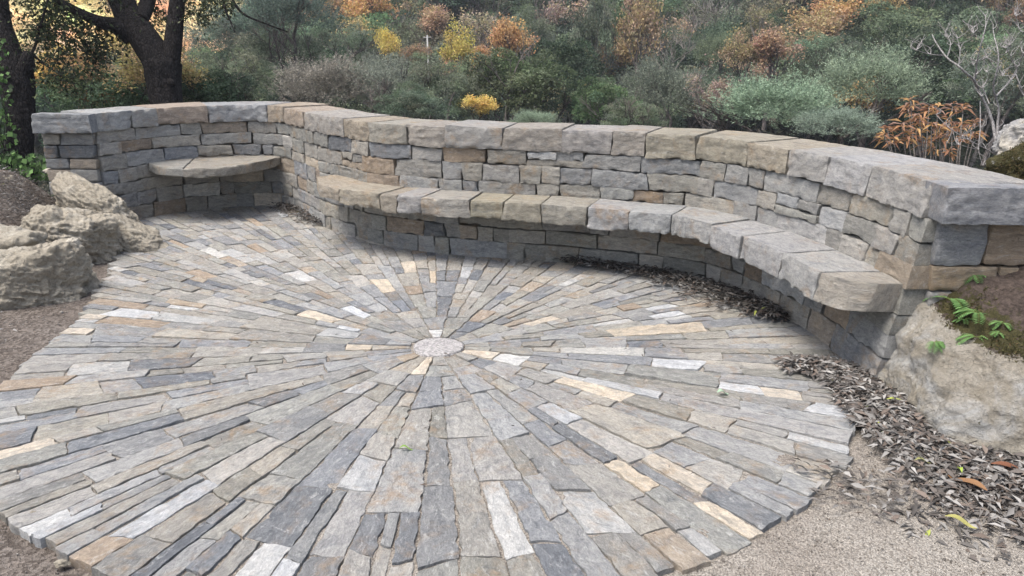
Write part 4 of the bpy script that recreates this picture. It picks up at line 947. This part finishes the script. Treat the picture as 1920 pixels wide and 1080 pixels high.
# ------------------------------------------------------------------ near trees on the left
def limb(mb, pts_px, D, rads, seed, nseg=26, seg=20, jit=0.10):
    """limb through surveyed points: (px, py, extra depth)"""
    P = np.array([at_dist(x, y, D + dz) for x, y, dz in pts_px]); n = nseg; Q = spline(P, n); rr = np.interp(np.linspace(0, 1, n), np.linspace(0, 1, len(rads)), rads); add_tube(mb, Q, rr, seg, jit, seed); return Q
def leafy_twigs(mb, tw, roots, n, L, size, cols, width=0.5, down=0.35, bmin=5, seed=0, wid=0.004):
    """twigs carrying small leaves, starting at given points"""
    r = random.Random(seed); P = []; Dd = []
    for _ in range(n):
        p = np.array(r.choice(roots)); d = np.array([r.uniform(-1, 1), r.uniform(-1, 1), r.uniform(-1, .5) - down]); d /= np.linalg.norm(d); pts = [p]
        LL = L * r.uniform(.4, 1.2)
        for k in range(7):
            d = d + np.array([r.uniform(-1, 1), r.uniform(-1, 1), r.uniform(-1, 1) - 0.1]) * 0.25; d /= np.linalg.norm(d); p = p + d * LL / 7; pts.append(p)
        add_tube(tw, pts, np.linspace(wid, wid * .3, 8), 4)
        for k in range(1, 8):
            for _q in range(bmin):
                o = pts[k] + np.array([r.gauss(0, 1), r.gauss(0, 1), r.gauss(0, 1)]) * 0.05; P.append(o); Dd.append((r.gauss(0, 1), r.gauss(0, 1), r.gauss(0, 1) - .2))
    P = np.array(P); n_ = len(P); c = np.array(cols)[rng.integers(0, len(cols), n_)] * rng.uniform(.6, 1.4, (n_, 1))
    s = size * rng.uniform(.6, 1.3, n_); leaves(mb, P, s, s * width, c, dirs=np.array(Dd), curl=.15)
OD = 9.3
def forked_oak():
    base = at_dist(318, 260, OD); base[2] = float(ground_z(base[0], base[1])) - 0.1
    r = thing('oak_tree', tuple(base), 'dark forked oak trunk rising behind the left end of the wall', 'tree')
    mb = MB(); sc = OD / FPX
    limb(mb, [(322, 330, 0), (318, 260, 0), (313, 200, 0), (306, 150, 0), (304, 120, 0)], OD, [40 * sc, 33 * sc, 28 * sc, 31 * sc, 34 * sc], 1)
    limb(mb, [(308, 142, 0), (288, 100, 0), (262, 62, .0), (238, 25, .1), (222, -15, .2), (190, -90, .4), (150, -200, .6)], OD, [30 * sc, 29 * sc, 26 * sc, 25 * sc, 23 * sc, 18 * sc, 10 * sc], 2)
    limb(mb, [(312, 140, 0), (322, 95, 0), (328, 50, 0), (332, 0, 0), (336, -60, 0), (350, -180, 0), (330, -320, .3)], OD, [22 * sc, 17 * sc, 15 * sc, 14 * sc, 14 * sc, 11 * sc, 6 * sc], 3)
    limb(mb, [(248, 72, 0), (220, 50, -.1), (185, 40, -.2), (145, 22, -.3), (100, -5, -.4), (50, -40, -.5)], OD, [17 * sc, 15 * sc, 11 * sc, 8 * sc, 6 * sc, 4 * sc], 4)
    limb(mb, [(262, 40, 0), (275, 10, .3), (285, -40, .5), (280, -140, .7)], OD, [14 * sc, 14 * sc, 12 * sc, 7 * sc], 5)
    limb(mb, [(350, -120, 0), (400, -60, .2), (430, -10, .2), (455, 25, .2), (500, 45, .2), (540, 60, .3)], OD, [7 * sc, 5 * sc, 3 * sc, 2.2 * sc, 1.6 * sc, 1 * sc], 6, seg=8)
    limb(mb, [(400, -60, .2), (420, 10, .1), (432, 40, .1), (440, 60, 0)], OD, [3 * sc, 2 * sc, 1.5 * sc, 1 * sc], 7, seg=8)
    mb.build('trunk', M_bark, r, origin=tuple(base))
    # sawn-off branch stub facing the terrace
    k = at_dist(320, 154, OD - 0.14); st = MB(); e = at_dist(324, 156, OD - 0.21); v0 = (e - k)
    add_tube(st, [k - v0 * .8, k, k + v0 * .6, e], [7 * sc, 6.5 * sc, 5.5 * sc, 4 * sc], 16, 0.08, 3); kb = st.build('branch_stub', M_bark, r, origin=tuple(k))
    tw, lf = MB(), MB(); G = [(0.045, 0.06, 0.03), (0.07, 0.085, 0.045), (0.03, 0.04, 0.025), (0.10, 0.11, 0.07)]
    rootsA = [at_dist(x, y, OD + dz) for x, y, dz in ((60, -40, -.5), (100, 0, -.4), (140, 20, -.3), (180, 40, -.2), (210, 50, -.1), (90, 30, -.3), (60, 60, -.5), (120, 60, -.3), (160, 80, -.2), (190, 90, -.2), (110, 95, -.4), (220, -20, 0))]
    leafy_twigs(lf, tw, rootsA, 105, 0.50, 0.055, G, down=.3, bmin=4, seed=1)
    rootsB = [at_dist(x, y, OD + dz) for x, y, dz in ((285, -20, .5), (300, 20, .4), (300, 50, .3), (360, -20, 0), (375, 20, 0), (350, 30, 0), (400, -10, .2), (430, -5, .2))]
    leafy_twigs(lf, tw, rootsB, 42, 0.36, 0.05, G, down=.3, bmin=4, seed=2)
    # crown above the picture
    rootsC = [at_dist(rnd.uniform(-60, 520), rnd.uniform(-460, -150), OD + rnd.uniform(-.8, 1.4)) for _ in range(60)]
    leafy_twigs(lf, tw, rootsC, 420, 0.7, 0.07, G, down=0.0, bmin=5, seed=3)
    tw.build('branches', M_bark, r, origin=tuple(base)); lf.build('crown', M_green, r, origin=tuple(base), smooth=False)
forked_oak()
def ivy_tree():
    D = 7.9; base = at_dist(38, 330, D); base[2] = float(ground_z(base[0], base[1])) - .05; sc = D / FPX
    r = thing('oak_tree', tuple(base), 'dark leaning trunk at the left picture edge with a burl and ivy', 'tree')
    mb = MB(); limb(mb, [(36, 345, 0), (36, 290, 0), (38, 220, 0), (30, 150, 0), (16, 105, 0), (4, 50, 0), (-2, 0, 0), (-12, -80, .1), (-40, -200, .2), (-60, -340, .3)], D, [30 * sc, 24 * sc, 24 * sc, 32 * sc, 27 * sc, 18 * sc, 16 * sc, 15 * sc, 11 * sc, 6 * sc], 11, 50)
    limb(mb, [(40, 150, -.02), (48, 128, -.05), (52, 108, -.08), (54, 98, -.08)], D, [14 * sc, 15 * sc, 12 * sc, 9 * sc], 12)
    limb(mb, [(52, 115, 0), (66, 85, 0), (76, 50, 0), (84, 20, 0), (96, -20, 0)], D, [4 * sc, 2.4 * sc, 2.2 * sc, 2 * sc, 1.5 * sc], 13, seg=8)
    limb(mb, [(60, 100, 0), (80, 118, 0), (105, 135, 0), (130, 152, 0)], D, [2.4 * sc, 1.8 * sc, 1.2 * sc, .8 * sc], 14, seg=8)
    mb.build('trunk', M_bark, r, origin=tuple(base)); tw, lf = MB(), MB(); G = [(0.045, 0.06, 0.03), (0.08, 0.10, 0.045), (0.03, 0.04, 0.025)]
    roots = [at_dist(x, y, D) for x, y in ((76, 50), (84, 20), (96, -20), (80, 118), (105, 135), (130, 152), (70, 70), (60, -20), (120, 145))]
    leafy_twigs(lf, tw, roots, 45, 0.32, 0.042, G, down=.1, bmin=4, seed=5)
    roots = [at_dist(rnd.uniform(-260, 130), rnd.uniform(-460, -150), D + rnd.uniform(-.8, .8)) for _ in range(40)]
    leafy_twigs(lf, tw, roots, 260, 0.6, 0.06, G, down=0, bmin=5, seed=6)
    tw.build('branches', M_bark, r, origin=tuple(base)); lf.build('crown', M_green, r, origin=tuple(base), smooth=False)
    # ivy
    st, iv = MB(), MB(); P = []
    for _ in range(46):
        a = (rnd.uniform(-25, 26), rnd.uniform(230, 345)); p = at_dist(a[0], a[1], D - rnd.uniform(.18, .4)); q = p + np.array([rnd.uniform(-.06, .06), 0, rnd.uniform(.1, .45)])
        pts = spline([p, (p + q) / 2 + np.array([rnd.uniform(-.05, .05), 0, 0]), q], 8); add_tube(st, pts, np.linspace(.004, .002, 8), 4)
        for k in range(8): P.append(pts[k] + np.array([rnd.gauss(0, .05), rnd.gauss(0, .03) - .02, rnd.gauss(0, .03)]))
    for _ in range(420):
        x = rnd.uniform(-30, 110) ; y = rnd.uniform(285, 345) - 0.15 * x; y = y if x < 30 else rnd.uniform(290, 335); P.append(at_dist(x, y, D - rnd.uniform(.1, .5)))
    for _ in range(80): P.append(at_dist(rnd.uniform(-10, 16), rnd.uniform(70, 240), D - rnd.uniform(.15, .25)))
    P = np.array(P); n = len(P); d = rng.normal(size=(n, 3)); d[:, 2] -= .6; nn = np.column_stack([rng.normal(size=n) * .5, -np.ones(n), np.abs(rng.normal(size=n)) * .8]); s = rng.uniform(.03, .065, n)
    c = np.array([(0.05, 0.09, 0.035), (0.08, 0.15, 0.05), (0.12, 0.21, 0.07), (0.04, 0.06, 0.03)])[rng.integers(0, 4, n)] * rng.uniform(.8, 1.3, (n, 1))
    leaves(iv, P, s, s * .95, c, dirs=d, nrm=nn, curl=.1); b2 = at_dist(10, 330, D - .3)
    rt = thing('ivy', tuple(b2), 'green ivy climbing and creeping around the trunk at the left edge', 'ivy'); iv.build('foliage', M_green, rt, origin=tuple(b2), smooth=False); st.build('stem', M_bark, rt, origin=tuple(b2))
ivy_tree()

# ------------------------------------------------------------------ right: orange long-leaved shrub, bare shrub, mossy rock
def orange_shrub():
    D = 7.2; base = at_dist(1790, 330, D); base[2] = float(ground_z(base[0], base[1])) - .1; r = thing('autumn_shrub', tuple(base), 'orange shrub with long drooping leaves behind the right part of the wall', 'shrub')
    st, lf = MB(), MB(); P, Dd, Sz = [], [], []
    tips = [(1712, 190), (1700, 205), (1720, 215), (1745, 200), (1762, 205), (1790, 200), (1805, 200), (1668, 240), (1690, 235), (1660, 255), (1720, 245), (1745, 235), (1775, 225), (1800, 235), (1820, 232), (1738, 262), (1755, 275), (1780, 285), (1770, 255), (1800, 262), (1730, 225), (1700, 255), (1830, 250), (1790, 245), (1680, 262), (1765, 240)]
    for x, y in tips:
        t = at_dist(x + rnd.uniform(-6, 6), y, D + rnd.uniform(-.35, .5)); m = (base + t) / 2 + np.array([rnd.uniform(-.1, .1), 0, rnd.uniform(-.1, .1)]); add_tube(st, spline([base, m, t], 9), np.linspace(.012, .004, 9), 5)
        for k in range(15):
            a = rnd.uniform(0, 2 * math.pi); P.append(t + np.array([0, 0, rnd.uniform(-.05, .03)])); Dd.append((math.cos(a), math.sin(a), rnd.uniform(-.7, .35))); Sz.append(rnd.uniform(.07, .15))
    P, Dd, Sz = map(np.array, (P, Dd, Sz)); n = len(P); c = np.array([(0.42, 0.24, 0.13), (0.34, 0.19, 0.12), (0.50, 0.32, 0.15), (0.30, 0.20, 0.155)])[rng.integers(0, 4, n)] * rng.uniform(.8, 1.2, (n, 1))
    leaves(lf, P, Sz, Sz * .2, c, dirs=Dd, nrm=np.column_stack([rng.normal(size=(n, 2)) * .3, np.ones(n)]), curl=.5)
    st.build('stem', M_bark2, r, origin=tuple(base)); lf.build('foliage', M_green, r, origin=tuple(base), smooth=False)
orange_shrub()
def bare_shrub():
    D = 6.6; base = at_dist(1872, 300, D); base[2] = float(ground_z(base[0], base[1])) - .05; r = thing('leafless_shrub', tuple(base), 'pale leafless shrub with branching grey stems behind the right end of the wall', 'shrub'); mb = MB(); sc = D / FPX
    L = [([(1872, 300), (1860, 225), (1840, 180), (1826, 150), (1812, 138), (1795, 122), (1775, 108), (1755, 80), (1748, 65)], 6), ([(1770, 104), (1745, 102), (1718, 94)], 2), ([(1797, 124), (1800, 95), (1795, 72)], 2),
         ([(1872, 300), (1870, 240), (1872, 200), (1862, 165), (1870, 130), (1872, 100), (1865, 72), (1862, 55)], 5), ([(1828, 152), (1832, 115), (1840, 80), (1848, 50), (1848, 30)], 3.4), ([(1842, 76), (1825, 62)], 1.5), ([(1868, 180), (1895, 150), (1908, 125), (1920, 100), (1935, 85)], 3.5),
         ([(1906, 130), (1895, 105), (1885, 90)], 2), ([(1905, 140), (1915, 165), (1925, 185)], 2.5), ([(1855, 195), (1842, 165), (1830, 140)], 2.2), ([(1838, 190), (1838, 240), (1835, 280), (1842, 310)], 2.2), ([(1870, 120), (1850, 108), (1842, 112), (1825, 122)], 1.6),
         ([(1866, 105), (1885, 100), (1892, 85)], 1.6), ([(1880, 300), (1850, 280), (1815, 262), (1780, 240), (1755, 215)], 2.6), ([(1905, 140), (1880, 142), (1850, 135)], 1.6), ([(1920, 60), (1912, 55), (1905, 30), (1895, -10)], 2.2), ([(1830, 280), (1800, 272), (1775, 268)], 1.5), ([(1775, 108), (1782, 85), (1778, 70)], 1.4)]
    for i, (pp, w) in enumerate(L):
        limb(mb, [(x, y, .12 * math.sin(i * 2.1 + k)) for k, (x, y) in enumerate(pp)], D, [w * sc * .52, w * sc * .16], 50 + i, 18, 7, 0.08)
        for _ in range(9):
            k = rnd.randrange(1, len(pp)); x, y = pp[k]; limb(mb, [(x, y, 0), (x + rnd.uniform(-12, 12), y - rnd.uniform(5, 14), .03), (x + rnd.uniform(-24, 24), y - rnd.uniform(14, 34), .05)], D, [.8 * sc, .3 * sc], 80 + i, 7, 5, 0)
    mb.build('branches', bark_mat('silver_bark', (0.20, 0.19, 0.185), (0.38, 0.365, 0.355), 30, 0.003), r, origin=tuple(base))
bare_shrub()
def moss_all(v, q): return np.column_stack([0.35 + sstep(0.55, 0.75, v[:, 2]) * .6, 0 * q[:, 0], 0 * q[:, 0]])
c_ = at_dist(1965, 318, 5.6); boulder('mossy_rock', (c_[0], c_[1], c_[2] - .05), (0.42, 0.36, 0.34), 0.3, 61, M_rockG, 'moss covered rock rising behind the right end of the wall', moss=lambda v, q: np.column_stack([np.full(len(v), .95), 0 * v[:, 0], 0 * v[:, 0]]), low=.2, mid=.08)
c_ = at_dist(1935, 255, 6.2); boulder('grey_rock', (c_[0], c_[1], c_[2] - .08), (0.30, 0.3, 0.30), 0.3, 66, M_rockG, 'bare grey rock behind the moss covered rock', low=.2, mid=.08)

def moss_tufts(rock, n, label_part='moss', ok=None, cut=-0.22):
    me = rock.data; bv = [(p.center + rock.location, p.normal) for p in me.polygons if (p.normal.y < 0.5 or p.normal.z > 0.2)]
    if ok: bv = [b for b in bv if ok(b[0])]
    k = rng.integers(0, len(bv), n); P = np.array([bv[i][0][:] for i in k]); Nn = np.array([bv[i][1][:] for i in k])
    P = P + rng.normal(size=(n, 3)) * 0.006; d = Nn + rng.normal(size=(n, 3)) * 0.7
    c = np.array([(0.085, 0.08, 0.035), (0.12, 0.11, 0.05), (0.05, 0.05, 0.025), (0.13, 0.095, 0.05)])[rng.integers(0, 4, n)] * rng.uniform(.7, 1.3, (n, 1))
    sel = fbm(P * 7, 12, 3) > cut
    mb = MB(); cards(mb, P[sel], rng.uniform(.010, .022, sel.sum()), .35, c[sel], d[sel], rng.normal(size=(sel.sum(), 3)))
    mb.build(label_part, M_green, rock, origin=tuple(rock.location), smooth=False)
moss_tufts(bpy.data.objects['mossy_rock'], 26000)
moss_tufts(BIG, 16000, ok=lambda p: p.z > 0.33 + 0.25 * max(0, 2.0 - p.x) and p.x > 1.96, cut=0.02)

# air: one closed box round the camera and the whole scene
def haze():
    bm = bmesh.new(); bmesh.ops.create_cube(bm, size=1); me = bpy.data.meshes.new('haze'); bm.to_mesh(me); bm.free()
    o = bpy.data.objects.new('haze', me); S.collection.objects.link(o); o.scale = (540, 500, 51); o.location = (0, 90, 17.5); tag(o, 'thin pale haze in the valley air', 'haze', None, 'stuff')
    m = bpy.data.materials.new('haze'); m.use_nodes = True; n = m.node_tree.nodes; n.remove(n['Principled BSDF']); v = n.new('ShaderNodeVolumePrincipled')
    v.inputs['Color'].default_value = (0.85, 0.9, 1, 1); v.inputs['Density'].default_value = HAZE; v.inputs['Anisotropy'].default_value = 0.2
    m.node_tree.links.new(v.outputs[0], n['Material Output'].inputs['Volume']); me.materials.append(m)
HAZE = 0.0009
haze()
